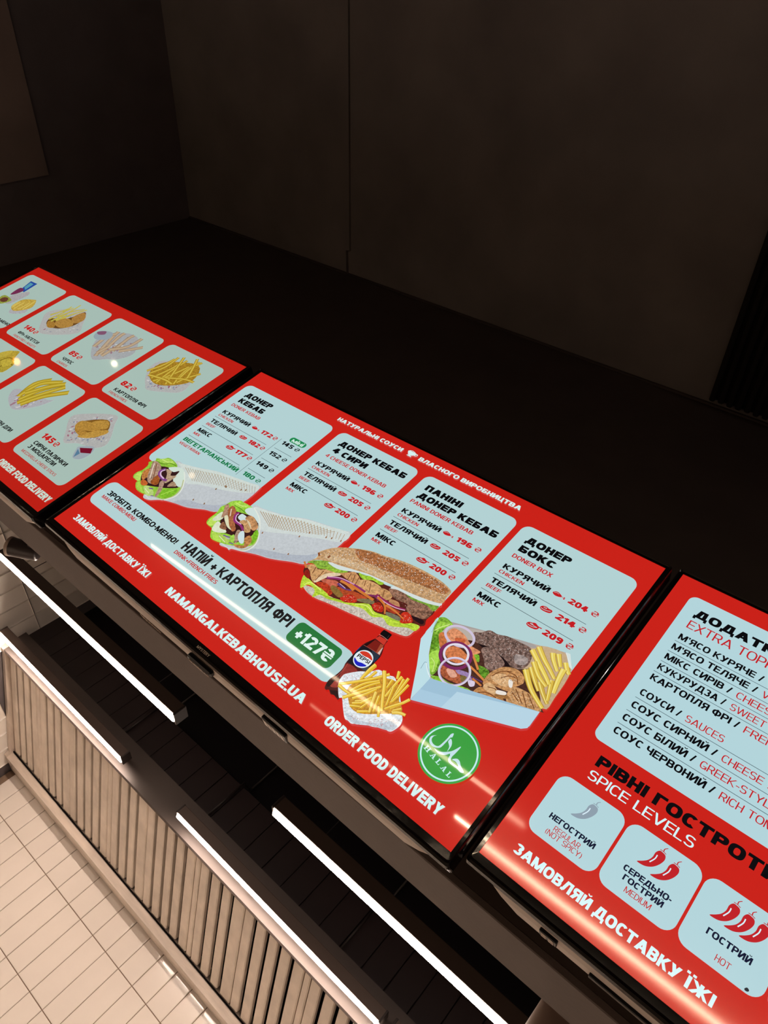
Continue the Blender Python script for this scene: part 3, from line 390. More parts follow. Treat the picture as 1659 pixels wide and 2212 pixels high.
'panini':[('P','c9beb2',0.35,[(1031.8,728.9),(1063.3,740.4),(1104.5,740.3),(1152.9,730.1),(1239.3,715.7),(1325.2,699.8),(1394.1,686.4),(1426.3,678.0),(1437.3,668.0),(1440.3,648.3),(1442.5,622.9),(1390.4,635.7),(1287.0,657.3),(1190.0,691.0),(1120.4,710.8),(1058.1,717.2)]),('K',['9c7a68','e6dfd8','b09484'],170,3.53,0,2.2,[(1063.3,740.4),(1143.4,720.5),(1236.5,694.5),(1350.9,682.9),(1437.9,636.1),(1433.4,667.9),(1323.5,697.9),(1215.0,717.3),(1102.6,738.4)]),('P','56231c',0.3,[(997.3,693.6),(980.4,659.5),(1020.0,642.3),(1149.0,581.5),(1248.4,566.5),(1288.3,559.3),(1433.5,544.7),(1444.0,591.5),(1444.9,621.1),(1330.5,659.7),(1259.3,673.1),(1158.8,704.4),(1064.3,700.3)]),('P','b9d640',0.35,[(1030.2,740.9),(1001.8,697.9),(1029.4,698.2),(1061.6,702.3),(1111.2,701.5),(1133.7,708.3),(1164.0,700.6),(1210.2,684.7),(1259.2,654.4),(1294.5,665.6),(1342.8,650.5),(1391.5,637.1),(1439.9,622.1),(1441.8,645.5),(1414.4,650.0),(1366.0,677.1),(1329.2,667.5),(1299.4,684.9),(1256.8,679.6),(1217.3,692.3),(1164.2,709.9),(1134.1,720.1),(1104.7,722.3),(1090.1,744.1),(1077.5,720.3),(1042.9,715.9)]),('S','dff07c',3.59,3.5,[(1032.1,723.7),(1045.1,704.3),(1094.7,707.7)]),('S','8db528',3.11,2.98,[(1087.1,723.0),(1135.2,712.1),(1194.0,695.2)]),('S','e0ee7a',3.31,3.2,[(1223.6,680.6),(1259.2,663.7),(1299.4,675.8)]),('S','8db528',2.78,2.69,[(1348.9,657.4),(1397.4,643.9),(1430.8,636.9)]),('S','94bb2c',2.91,2.81,[(1254.2,667.5),(1289.5,678.5),(1321.8,668.4)]),('P','c4644e',0.4,[(1060.9,673.9),(1106.2,650.0),(1125.4,655.9),(1120.6,674.2),(1085.4,680.0)]),('P','8d2018',0.3,[(997.3,693.6),(994.1,672.9),(1018.8,683.1),(1025.3,698.7)]),('P','b43a20',0.6,[(1057.2,695.6),(1086.6,676.6),(1126.3,684.7),(1133.0,703.1),(1108.6,703.4)]),('P','b14a28',0.4,[(1118.3,671.9),(1176.0,648.4),(1239.9,640.2),(1222.0,660.4),(1158.2,680.8)]),('P','bb2c1c',0.6,[(1167.6,683.6),(1188.2,661.3),(1214.3,663.7),(1219.6,676.4),(1193.2,694.4),(1171.8,695.8)]),('P','b52a1b',0.6,[(1268.0,650.2),(1283.2,629.7),(1309.6,640.6),(1312.5,653.3),(1290.7,661.5)]),('P','c2301d',0.6,[(1366.5,619.4),(1383.8,604.3),(1410.0,616.6),(1413.2,629.9),(1385.3,648.4)]),('P','a33a22',0.4,[(1312.1,624.8),(1359.2,617.9),(1349.2,634.4),(1319.5,637.9)]),('K',['e8a08a','d9604a'],50,2.65,0,2,[(1166.3,684.5),(1202.5,658.0),(1218.3,675.0),(1182.3,696.7)]),('K',['e8a08a'],30,2.43,0,2,[(1368.9,619.8),(1395.8,609.1),(1409.8,625.8),(1387.8,642.1)]),('K',['e8a08a'],20,2.54,0,2,[(1271.9,649.8),(1297.1,635.9),(1307.0,651.8),(1289.5,660.1)]),('P','8a6a34',0.3,[(1109.9,678.0),(1119.0,667.9),(1166.1,677.4),(1161.7,693.6),(1126.5,689.4)]),('P','7f7452',0.3,[(1215.1,663.1),(1234.8,646.3),(1262.9,635.2),(1268.6,648.4),(1226.5,665.2)]),('P','77735c',0.3,[(1323.7,645.0),(1350.4,635.8),(1375.9,635.1),(1376.2,647.1),(1335.0,653.2)]),('P','c99a68',0.5,[(978.7,660.7),(1013.4,635.7),(1022.8,652.2),(1067.7,619.8),(1083.3,626.4),(1065.0,654.8),(1051.7,697.0),(1022.3,685.6),(1005.5,672.4)]),('P','e2cba8',0.2,[(1047.3,692.7),(1059.2,648.9),(1095.5,620.1),(1102.6,627.6),(1074.8,655.3),(1057.9,694.0)]),('P','c48f5e',0.5,[(1089.0,618.2),(1117.6,600.6),(1135.5,586.2),(1169.6,599.1),(1186.6,622.2),(1167.5,625.3),(1135.2,624.0),(1110.7,621.8)]),('P','cf9f6c',0.5,[(1169.7,603.9),(1195.5,584.3),(1244.6,581.5),(1264.1,603.4),(1223.5,634.0),(1190.1,626.0)]),('P','c39260',0.5,[(1250.5,583.4),(1295.9,580.1),(1298.9,607.3),(1267.9,610.1)]),('P','b8835a',0.4,[(1299.7,601.1),(1329.8,593.1),(1347.0,608.4),(1314.7,613.6)]),('S','7b4a2c',2.75,2.73,[(1129.0,598.4),(1135.2,624.0)]),('S','7b4a2c',2.74,2.7,[(1142.5,593.7),(1156.8,623.2)]),('S','7b4a2c',2.71,2.68,[(1161.5,595.0),(1170.2,623.4)]),('S','7b4a2c',2.68,2.65,[(1188.1,590.6),(1199.1,612.1)]),('S','7b4a2c',2.87,2.84,[(1011.2,647.7),(1021.3,676.3)]),('S','7b4a2c',2.83,2.79,[(1045.0,643.9),(1050.0,690.8)]),('S','7b4a2c',2.65,2.61,[(1209.3,590.0),(1228.0,620.1)]),('S','7b4a2c',2.59,2.56,[(1264.0,584.3),(1276.9,608.4)]),('P','8b6450',0.9,[(1273.0,572.9),(1286.5,557.2),(1340.7,553.1),(1409.3,548.7),(1438.1,550.5),(1441.7,588.6),(1405.4,606.5),(1369.2,601.3),(1357.2,582.3),(1314.8,590.0)]),('K',['b89888','6a4638'],90,2.94,0,2,[(1284.5,569.3),(1345.2,558.3),(1433.2,554.1),(1432.3,586.6),(1376.6,595.8),(1317.4,588.1)]),('P','241318',0,[(1398.2,607.3),(1439.0,599.6),(1443.2,614.3),(1412.4,614.8)]),('S','8a2f6a',10.34,9.72,[(1073.5,658.7),(1115.2,636.0),(1174.3,627.7),(1217.7,627.7)]),('S','d9a6cc',3.58,3.45,[(1073.9,654.4),(1112.4,633.0),(1167.5,625.3)]),('S','7d2c5e',7.42,7.28,[(1230.8,632.5),(1253.9,620.4),(1274.3,624.4)]),('S','8f2455',8.11,7.69,[(1253.8,613.3),(1290.8,614.7),(1330.9,613.3),(1368.5,602.8)]),('S','ddb0c8',3.31,3.14,[(1261.5,614.8),(1294.6,619.0),(1336.6,615.2),(1368.2,604.8)]),('S','5f3a7c',5.45,5.31,[(1119.9,654.9),(1149.7,657.9),(1176.0,648.4)]),('S','d3c2df',2.33,2.3,[(1125.2,651.1),(1154.9,654.1)]),('S','d3803c',9.37,9.09,[(1120.0,641.0),(1149.1,638.6),(1182.5,643.7)]),('S','cf7834',9.24,8.78,[(1153.0,633.4),(1202.1,634.2),(1260.4,634.7)]),('S','cf7834',8.8,4.93,[(1264.1,617.7),(1302.1,627.5),(1325.3,653.0)]),('S','d27c3a',9.32,2.75,[(1305.9,624.7),(1345.6,625.6),(1387.1,632.7)]),('S','cc7a3e',6.71,6.6,[(961.3,654.9),(986.8,670.4)]),('P','86ad3e',0.6,[(972.1,652.4),(985.9,632.0),(1030.4,605.4),(1071.8,605.1),(1115.9,598.8),(1083.9,627.0),(1056.9,627.7),(1023.5,648.1),(997.2,643.2)]),('P','9fca38',0.5,[(1146.2,581.0),(1171.3,576.9),(1216.2,554.4),(1243.7,565.1),(1236.7,577.4),(1206.5,577.3),(1174.8,592.8)]),('P','7aa03a',0.6,[(1319.2,547.9),(1356.6,538.1),(1393.6,539.3),(1441.2,527.5),(1441.6,554.8),(1410.4,550.2),(1366.2,559.4),(1336.4,557.6)]),('P','8fb83a',0.5,[(1022.4,644.7),(1066.4,609.0),(1113.2,600.7),(1082.7,625.8),(1046.0,635.5)]),('P','d5dfdc',0,[(1032.5,607.6),(1065.7,594.0),(1133.8,574.8),(1237.8,554.6),(1279.9,549.5),(1364.1,537.4),(1440.8,517.2),(1438.7,531.7),(1375.0,550.6),(1299.8,558.1),(1274.2,567.1),(1274.2,547.7),(1237.9,564.3),(1190.4,569.1),(1147.6,580.0),(1085.4,609.7),(1042.1,612.6)]),('P','c49c70',0.45,[(971.8,651.1),(983.8,620.5),(978.4,603.2),(976.1,588.9),(1007.2,548.0),(1053.3,517.9),(1117.3,488.3),(1169.6,477.2),(1239.6,458.0),(1315.7,448.7),(1376.3,448.3),(1416.5,453.9),(1441.2,464.5),(1442.3,491.9),(1441.7,518.4),(1365.3,538.9),(1278.1,552.2),(1186.3,564.6),(1136.6,577.8),(1065.4,598.4),(1030.4,605.4),(990.0,626.5)]),('P','a5693f',0.6,[(1068.9,514.8),(1120.2,491.5),(1173.8,481.9),(1245.0,464.3),(1320.8,454.9),(1381.7,455.1),(1431.0,462.4),(1425.5,485.4),(1373.5,494.8),(1302.5,507.6),(1229.6,520.8),(1170.7,527.8),(1113.3,538.2)]),('P','cfb088',0.3,[(999.3,588.3),(1069.5,564.3),(1146.8,550.2),(1224.5,539.5),(1299.9,529.1),(1274.2,547.7),(1183.6,561.5),(1087.1,582.8),(1027.4,602.4)]),('K',['e4dcd2','d6c4b4','8f5a3a','eee8e0'],620,3.36,0,2,[(979.8,602.2),(1010.3,551.2),(1119.6,490.9),(1242.3,461.2),(1378.1,450.4),(1437.0,465.2),(1439.2,512.8),(1271.6,544.8),(1122.7,572.5),(1016.1,605.2)]),('S','8a5230',7.48,7.45,[(1016.4,584.0),(1017.1,596.7)]),('S','8a4f2a',6.75,6.7,[(973.8,598.5),(987.4,607.4)])],
'box':[('p','b9aea4',0,[(1469.2,566.8),(1840.8,440.1),(1884.1,478.6),(1884.3,641.1),(1580.9,742.8),(1527.9,683.1)]),('P','c6ab88',0.1,[(1751.1,482.5),(1835.9,443.8),(1882.7,479.7),(1893.3,580.6),(1885.5,627.9),(1785.2,578.1)]),('P','a8a09c',0,[(1497.3,559.4),(1594.2,524.2),(1744.9,473.2),(1750.6,487.4),(1626.9,514.2),(1526.8,559.7)]),('P','4a2c24',0.4,[(1567.6,596.8),(1628.7,560.5),(1745.1,573.3),(1801.6,548.0),(1883.2,629.7),(1880.7,641.8),(1706.1,707.8),(1597.8,738.8),(1538.7,675.0)]),('P','7bab35',0.7,[(1465.6,573.0),(1486.5,551.0),(1522.8,558.8),(1510.7,576.6),(1513.1,608.9),(1536.5,643.8),(1576.8,692.1),(1577.2,733.2),(1537.2,694.6),(1509.4,650.0),(1479.4,599.9)]),('P','9fcf4a',0.4,[(1479.6,580.0),(1506.3,560.2),(1520.3,562.1),(1499.9,589.5),(1499.0,609.7)]),('P','a5d650',0.3,[(1528.9,682.3),(1542.2,653.6),(1560.7,676.9),(1577.6,718.6),(1559.5,718.8)]),('P','5c8c24',0.8,[(1495.6,631.6),(1511.5,614.9),(1530.3,643.8),(1520.5,665.3)]),('S','d2ea90',2.92,2.92,[(1488.9,607.5),(1497.5,586.5),(1512.6,562.9)]),('S','cfe88a',2.44,2.37,[(1540.5,687.5),(1559.6,696.0),(1572.6,722.4)]),('P','8cc03c',0.6,[(1577.7,736.3),(1600.1,721.5),(1634.2,719.7),(1687.3,703.0),(1700.2,711.1),(1655.0,726.4),(1609.6,738.6)]),('P','5f8f2a',0.9,[(1664.5,625.5),(1695.2,620.1),(1708.0,632.6),(1701.9,650.4),(1679.6,640.9)]),('P','76a830',0.6,[(1633.1,601.4),(1647.7,597.3),(1660.6,614.9),(1646.3,616.6)]),('P','c2703f',0.5,[(1507.9,610.3),(1520.0,596.5),(1548.7,625.2),(1541.5,644.8)]),('P','d98f66',0.45,[(1525.0,597.6),(1531.6,565.9),(1568.1,565.3),(1598.2,578.6),(1614.9,584.9),(1645.4,586.1),(1625.3,609.6),(1589.9,594.2),(1549.5,610.4)]),('P','c9623a',0.4,[(1555.4,591.6),(1581.1,577.2),(1587.7,591.2),(1572.2,602.8)]),('P','cf7a4c',0.45,[(1554.9,639.4),(1579.1,611.8),(1628.1,621.2),(1636.2,642.5),(1589.5,662.0)]),('P','a8593a',0.6,[(1578.4,693.1),(1602.8,679.1),(1631.3,677.6),(1659.0,692.0),(1658.9,706.1),(1619.3,715.7),(1597.1,712.7)]),('P','e0a48c',0.2,[(1600.8,691.9),(1611.1,679.6),(1638.7,689.8),(1626.0,704.0)]),('P','7d6a3c',0.3,[(1646.1,684.2),(1658.8,670.1),(1669.0,688.7),(1660.2,697.6)]),('P','9a7fae',0.3,[(1623.3,674.8),(1657.0,662.5),(1681.6,674.7),(1696.7,684.9),(1684.6,694.2),(1663.0,675.7),(1636.9,682.3)]),('P','d8cbe0',0.1,[(1671.8,682.2),(1688.5,673.8),(1695.5,685.8),(1686.8,694.7)]),('S','5b3a72',3.28,3.21,[(1661.3,668.2),(1706.6,662.1)]),('S','d58446',6.78,6.58,[(1632.0,606.8),(1652.6,621.0),(1673.9,637.2)]),('S','d58446',6.66,6.42,[(1648.7,642.0),(1676.8,647.5),(1707.9,654.6)]),('S','cf7c40',5.85,5.74,[(1677.8,669.7),(1711.8,673.4)]),('P','1d1214',0,[(1618.8,563.2),(1657.8,557.3),(1716.5,559.0),(1747.6,571.4),(1717.7,598.5),(1726.4,578.6),(1683.2,565.9),(1643.7,570.2)]),('P','84695f',0.9,[(1640.6,575.8),(1651.6,559.6),(1677.3,557.5),(1710.6,567.9),(1723.9,580.4),(1714.1,609.4),(1689.8,620.6),(1664.7,598.2)]),('K',['b9a49b','5c463e'],110,3.06,0,2,[(1644.6,574.2),(1656.3,560.7),(1710.7,572.4),(1712.4,607.0),(1688.6,616.2)]),('P','765d54',0.9,[(1587.6,542.6),(1606.2,529.7),(1622.4,508.0),(1652.3,505.8),(1675.6,494.5),(1718.2,489.5),(1750.6,487.4),(1768.2,501.7),(1778.2,534.7),(1771.9,558.2),(1745.5,573.9),(1725.1,566.0),(1677.3,557.5),(1643.7,559.5),(1617.3,566.6),(1599.0,559.0)]),('K',['ac9a94','4e3c37','c7b9b3'],260,3.17,0,2,[(1593.1,541.9),(1627.2,509.2),(1677.8,497.7),(1749.1,490.9),(1765.2,504.0),(1769.5,554.7),(1745.6,568.5),(1679.3,555.0),(1616.5,560.1)]),('P','a2938e',0.5,[(1730.6,530.1),(1765.9,521.6),(1770.5,545.1),(1744.4,555.9)]),('P','c08c5a',0.5,[(1708.5,660.7),(1706.7,625.6),(1725.1,587.6),(1757.9,570.2),(1787.7,576.2),(1800.6,594.5),(1790.2,617.6),(1778.8,643.4),(1743.7,651.1),(1721.0,666.3)]),('P','dbb080',0.3,[(1714.9,631.7),(1737.7,605.5),(1768.9,607.9),(1768.7,634.1),(1736.7,641.3)]),('P','c49464',0.5,[(1782.6,649.0),(1785.4,621.3),(1819.1,612.4),(1846.7,616.5),(1886.4,637.4),(1840.1,659.7),(1800.9,672.7)]),('P','b98250',0.5,[(1705.9,710.1),(1708.9,680.8),(1737.0,667.8),(1774.1,668.2),(1788.1,675.1),(1754.7,692.5),(1726.5,704.9)]),('P','d9b080',0.3,[(1716.1,670.0),(1724.6,650.5),(1755.4,657.2),(1756.0,673.7),(1729.0,677.4)]),('P','a07040',0.4,[(1756.0,673.7),(1786.5,654.5),(1796.9,659.1),(1771.3,674.6)]),('S','6f3f20',2.57,2.56,[(1717.3,629.9),(1728.7,603.5),(1753.1,584.9)]),('S','6f3f20',2.55,2.52,[(1740.8,620.7),(1756.2,600.2),(1774.7,594.9)]),('S','6f3f20',2.57,2.49,[(1743.4,592.3),(1770.8,589.1),(1791.1,608.3)]),('S','6f3f20',2.47,2.42,[(1788.3,636.1),(1819.4,650.1)]),('S','6f3f20',2.45,2.38,[(1812.0,617.9),(1849.1,652.0)]),('S','6f3f20',2.43,2.36,[(1827.6,614.4),(1867.0,642.2)]),('S','6f3f20',2.47,2.4,[(1794.0,623.2),(1834.3,651.0)]),('S','6f3f20',2.53,2.47,[(1708.5,706.0),(1732.9,682.9),(1766.6,678.2)]),('S','6f3f20',2.53,2.49,[(1727.8,665.4),(1748.6,658.1),(1761.2,665.4)]),('P','ece4da',0,[(1753.8,659.2),(1764.7,652.1),(1779.2,648.2),(1781.4,656.7),(1760.1,668.0)]),('P','ece6de',0,[(1763.2,614.5),(1765.0,607.5),(1774.2,609.1),(1782.8,625.4),(1775.4,629.0)]),('K',['f0d8b8','8a5a36'],80,2.58,0,2,[(1706.8,646.7),(1762.9,577.5),(1794.9,592.4),(1754.7,640.5)]),('K',['f0dcc0','7d4c2a'],80,2.47,0,2,[(1783.5,639.8),(1821.0,615.2),(1874.5,632.3),(1810.9,669.1)]),('S','b08a30',18.49,11.81,[(1789.0,539.9),(1820.5,568.5),(1847.4,590.7)]),('S','d9b84a',14.86,8.66,[(1789.0,539.9),(1820.5,568.5),(1847.4,590.7)]),('S','f3e48a',4.13,2.36,[(1786.7,540.5),(1818.3,569.1),(1845.2,591.3)]),('S','b08a30',17.2,11.03,[(1835.0,566.1),(1860.5,589.1),(1887.7,609.8)]),('S','cfae48',13.82,8.09,[(1835.0,566.1),(1860.5,589.1),(1887.7,609.8)]),('S','f3e48a',3.84,2.21,[(1832.8,566.7),(1858.4,589.7),(1885.6,610.4)]),('S','b08a30',19.92,12.31,[(1780.8,555.1),(1827.2,597.7),(1884.3,628.8)]),('S','e3c654',16.0,9.03,[(1780.8,555.1),(1827.2,597.7),(1884.3,628.8)]),('S','f3e48a',4.45,2.46,[(1778.3,555.7),(1824.8,598.4),(1882.0,629.5)]),('S','b08a30',15.75,10.21,[(1857.4,540.4),(1870.9,572.7),(1882.3,601.5)]),('S','dcbc4c',12.65,7.49,[(1857.4,540.4),(1870.9,572.7),(1882.3,601.5)]),('S','f3e48a',3.52,2.04,[(1855.4,540.9),(1869.0,573.2),(1880.4,602.0)]),('S','b08a30',18.87,12.34,[(1858.7,469.2),(1872.3,485.5),(1886.1,496.8)]),('S','e6cb58',15.17,9.05,[(1858.7,469.2),(1872.3,485.5),(1886.1,496.8)]),('S','f3e48a',4.22,2.47,[(1856.4,469.8),(1869.9,486.1),(1883.9,497.3)]),('S','b08a30',19.07,11.85,[(1759.6,489.9),(1798.2,515.1),(1841.8,543.6),(1858.8,556.4)]),('S','e8cf5c',15.32,8.69,[(1759.6,489.9),(1798.2,515.1),(1841.8,543.6),(1858.8,556.4)]),('S','f3e48a',4.26,2.37,[(1757.3,490.4),(1795.9,515.7),(1839.5,544.2),(1856.6,557.0)]),('S','b08a30',18.64,11.83,[(1785.3,520.4),(1821.3,550.6),(1856.6,566.7)]),('S','e0c352',14.98,8.68,[(1785.3,520.4),(1821.3,550.6),(1856.6,566.7)]),('S','f3e48a',4.16,2.37,[(1783.0,521.0),(1819.0,551.1),(1854.4,567.3)]),('S','b08a30',17.96,11.59,[(1812.4,463.8),(1825.2,481.2),(1854.5,507.8)]),('S','e8d060',14.43,8.5,[(1812.4,463.8),(1825.2,481.2),(1854.5,507.8)]),('S','f3e48a',4.01,2.32,[(1810.2,464.3),(1823.1,481.7),(1852.3,508.3)]),('S','b08a30',17.13,11.19,[(1827.1,457.3),(1840.5,474.1),(1854.2,490.4)]),('S','e4ca56',13.77,8.21,[(1827.1,457.3),(1840.5,474.1),(1854.2,490.4)]),('S','f3e48a',3.83,2.24,[(1825.0,457.8),(1838.4,474.7),(1852.1,490.9)]),('S','b08a30',18.34,11.46,[(1769.5,470.9),(1804.6,496.9),(1833.9,514.6),(1861.4,532.9)]),('S','e3c656',14.74,8.41,[(1769.5,470.9),(1804.6,496.9),(1833.9,514.6),(1861.4,532.9)]),('S','f3e48a',4.1,2.29,[(1767.2,471.5),(1802.4,497.4),(1831.8,515.2),(1859.3,533.5)]),('S','b08a30',20.07,12.98,[(1865.1,490.9),(1871.6,529.5),(1882.7,572.1)]),('S','ead264',16.13,9.52,[(1865.1,490.9),(1871.6,529.5),(1882.7,572.1)]),('S','f3e48a',4.48,2.6,[(1862.6,491.6),(1869.1,530.1),(1880.2,572.7)]),('S','cfc3dc',7.64,7.64,[(1608.0,570.2),(1609.0,578.5),(1607.0,586.9),(1602.0,594.7),(1594.4,601.5),(1584.6,606.8),(1573.4,610.2),(1561.4,611.6),(1549.5,610.8),(1538.4,607.8),(1529.0,602.8),(1521.8,596.2),(1517.4,588.3),(1516.2,579.8),(1518.1,571.3),(1523.2,563.2),(1531.1,556.3),(1541.1,550.9),(1552.6,547.5),(1564.8,546.3),(1576.8,547.4),(1587.8,550.6),(1597.0,555.7),(1603.9,562.4),(1608.0,570.2)]),('S','7a2a5e',10.13,10.13,[(1634.6,619.4),(1638.4,629.9),(1639.2,640.9),(1636.9,651.7),(1631.8,661.6),(1624.1,670.0),(1614.3,676.3),(1603.2,680.1),(1591.3,681.2),(1579.5,679.4),(1568.7,674.8),(1559.4,667.8),(1552.5,658.7),(1548.3,648.2),(1547.2,636.9),(1549.4,625.8),(1554.6,615.6),(1562.6,606.9),(1572.6,600.5),(1584.2,596.8),(1596.3,595.9),(1608.1,598.0),(1618.9,602.9),(1628.0,610.2),(1634.6,619.4)]),('S','e2dcea',6.79,6.79,[(1624.6,619.0),(1627.6,627.2),(1628.2,635.9),(1626.4,644.4),(1622.3,652.2),(1616.2,658.8),(1608.5,663.8),(1599.6,666.8),(1590.3,667.6),(1581.0,666.2),(1572.4,662.6),(1565.2,657.1),(1559.8,650.0),(1556.5,641.8),(1555.8,633.0),(1557.5,624.3),(1561.7,616.3),(1568.0,609.6),(1575.9,604.5),(1584.9,601.5),(1594.5,600.8),(1603.8,602.4),(1612.3,606.2),(1619.4,611.9),(1624.6,619.0)]),('S','d8cfe4',7.25,7.25,[(1659.4,656.3),(1665.1,666.5),(1668.0,677.7),(1667.9,689.2),(1664.9,700.2),(1659.1,710.1),(1651.0,718.2),(1641.1,723.9),(1630.0,726.9),(1618.5,727.0),(1607.2,724.0),(1597.1,718.3),(1588.7,710.2),(1582.6,700.1),(1579.4,688.7),(1579.2,677.0),(1582.2,665.6),(1588.1,655.4),(1596.4,647.1),(1606.7,641.3),(1618.1,638.4),(1629.9,638.6),(1641.2,641.9),(1651.2,647.9),(1659.4,656.3)]),('S','a78fb8',1.65,1.65,[(1657.4,657.8),(1662.7,667.3),(1665.4,677.8),(1665.3,688.7),(1662.4,699.1),(1657.0,708.4),(1649.4,716.0),(1640.0,721.4),(1629.5,724.2),(1618.7,724.3),(1608.1,721.6),(1598.5,716.3),(1590.7,708.6),(1585.0,699.2),(1582.0,688.6),(1581.9,677.5),(1584.8,666.8),(1590.3,657.2),(1598.2,649.4),(1607.9,643.9),(1618.6,641.2),(1629.7,641.3),(1640.3,644.3),(1649.8,650.0),(1657.4,657.8)]),('p','bfe0e8',0,[(1467.2,565.3),(1474.2,654.9),(1523.5,732.5),(1579.2,829.0),(1581.9,743.0),(1527.9,683.1),(1480.2,599.3),(1472.4,565.5)]),('p','a9cbe0',0,[(1581.4,742.4),(1579.7,829.5),(1588.7,826.0),(1872.6,713.2),(1883.1,703.0),(1886.4,692.5),(1884.7,641.6)]),('p','9fc2d8',0,[(1581.4,742.4),(1580.6,787.0),(1885.9,676.2),(1884.7,641.6)]),('p','b8d6e6',0,[(1669.2,729.8),(1662.9,796.1),(1872.6,713.2),(1885.0,700.7),(1884.7,641.6)]),('S','7d98a5',1.38,1.35,[(1539.3,734.2),(1537.5,708.2),(1574.0,739.2)]),('S','e4f2f4',2.77,2.69,[(1540.5,710.5),(1562.5,730.0),(1578.7,740.0)]),('S','8aa4ac',1.49,1.46,[(1472.0,575.7),(1487.1,618.6)]),('p','d6e2e0',0,[(1840.8,440.1),(1853.4,437.4),(1884.1,478.6),(1873.3,475.9)]),('S','e8eeea',1.59,1.54,[(1841.7,441.7),(1880.4,474.9)])],
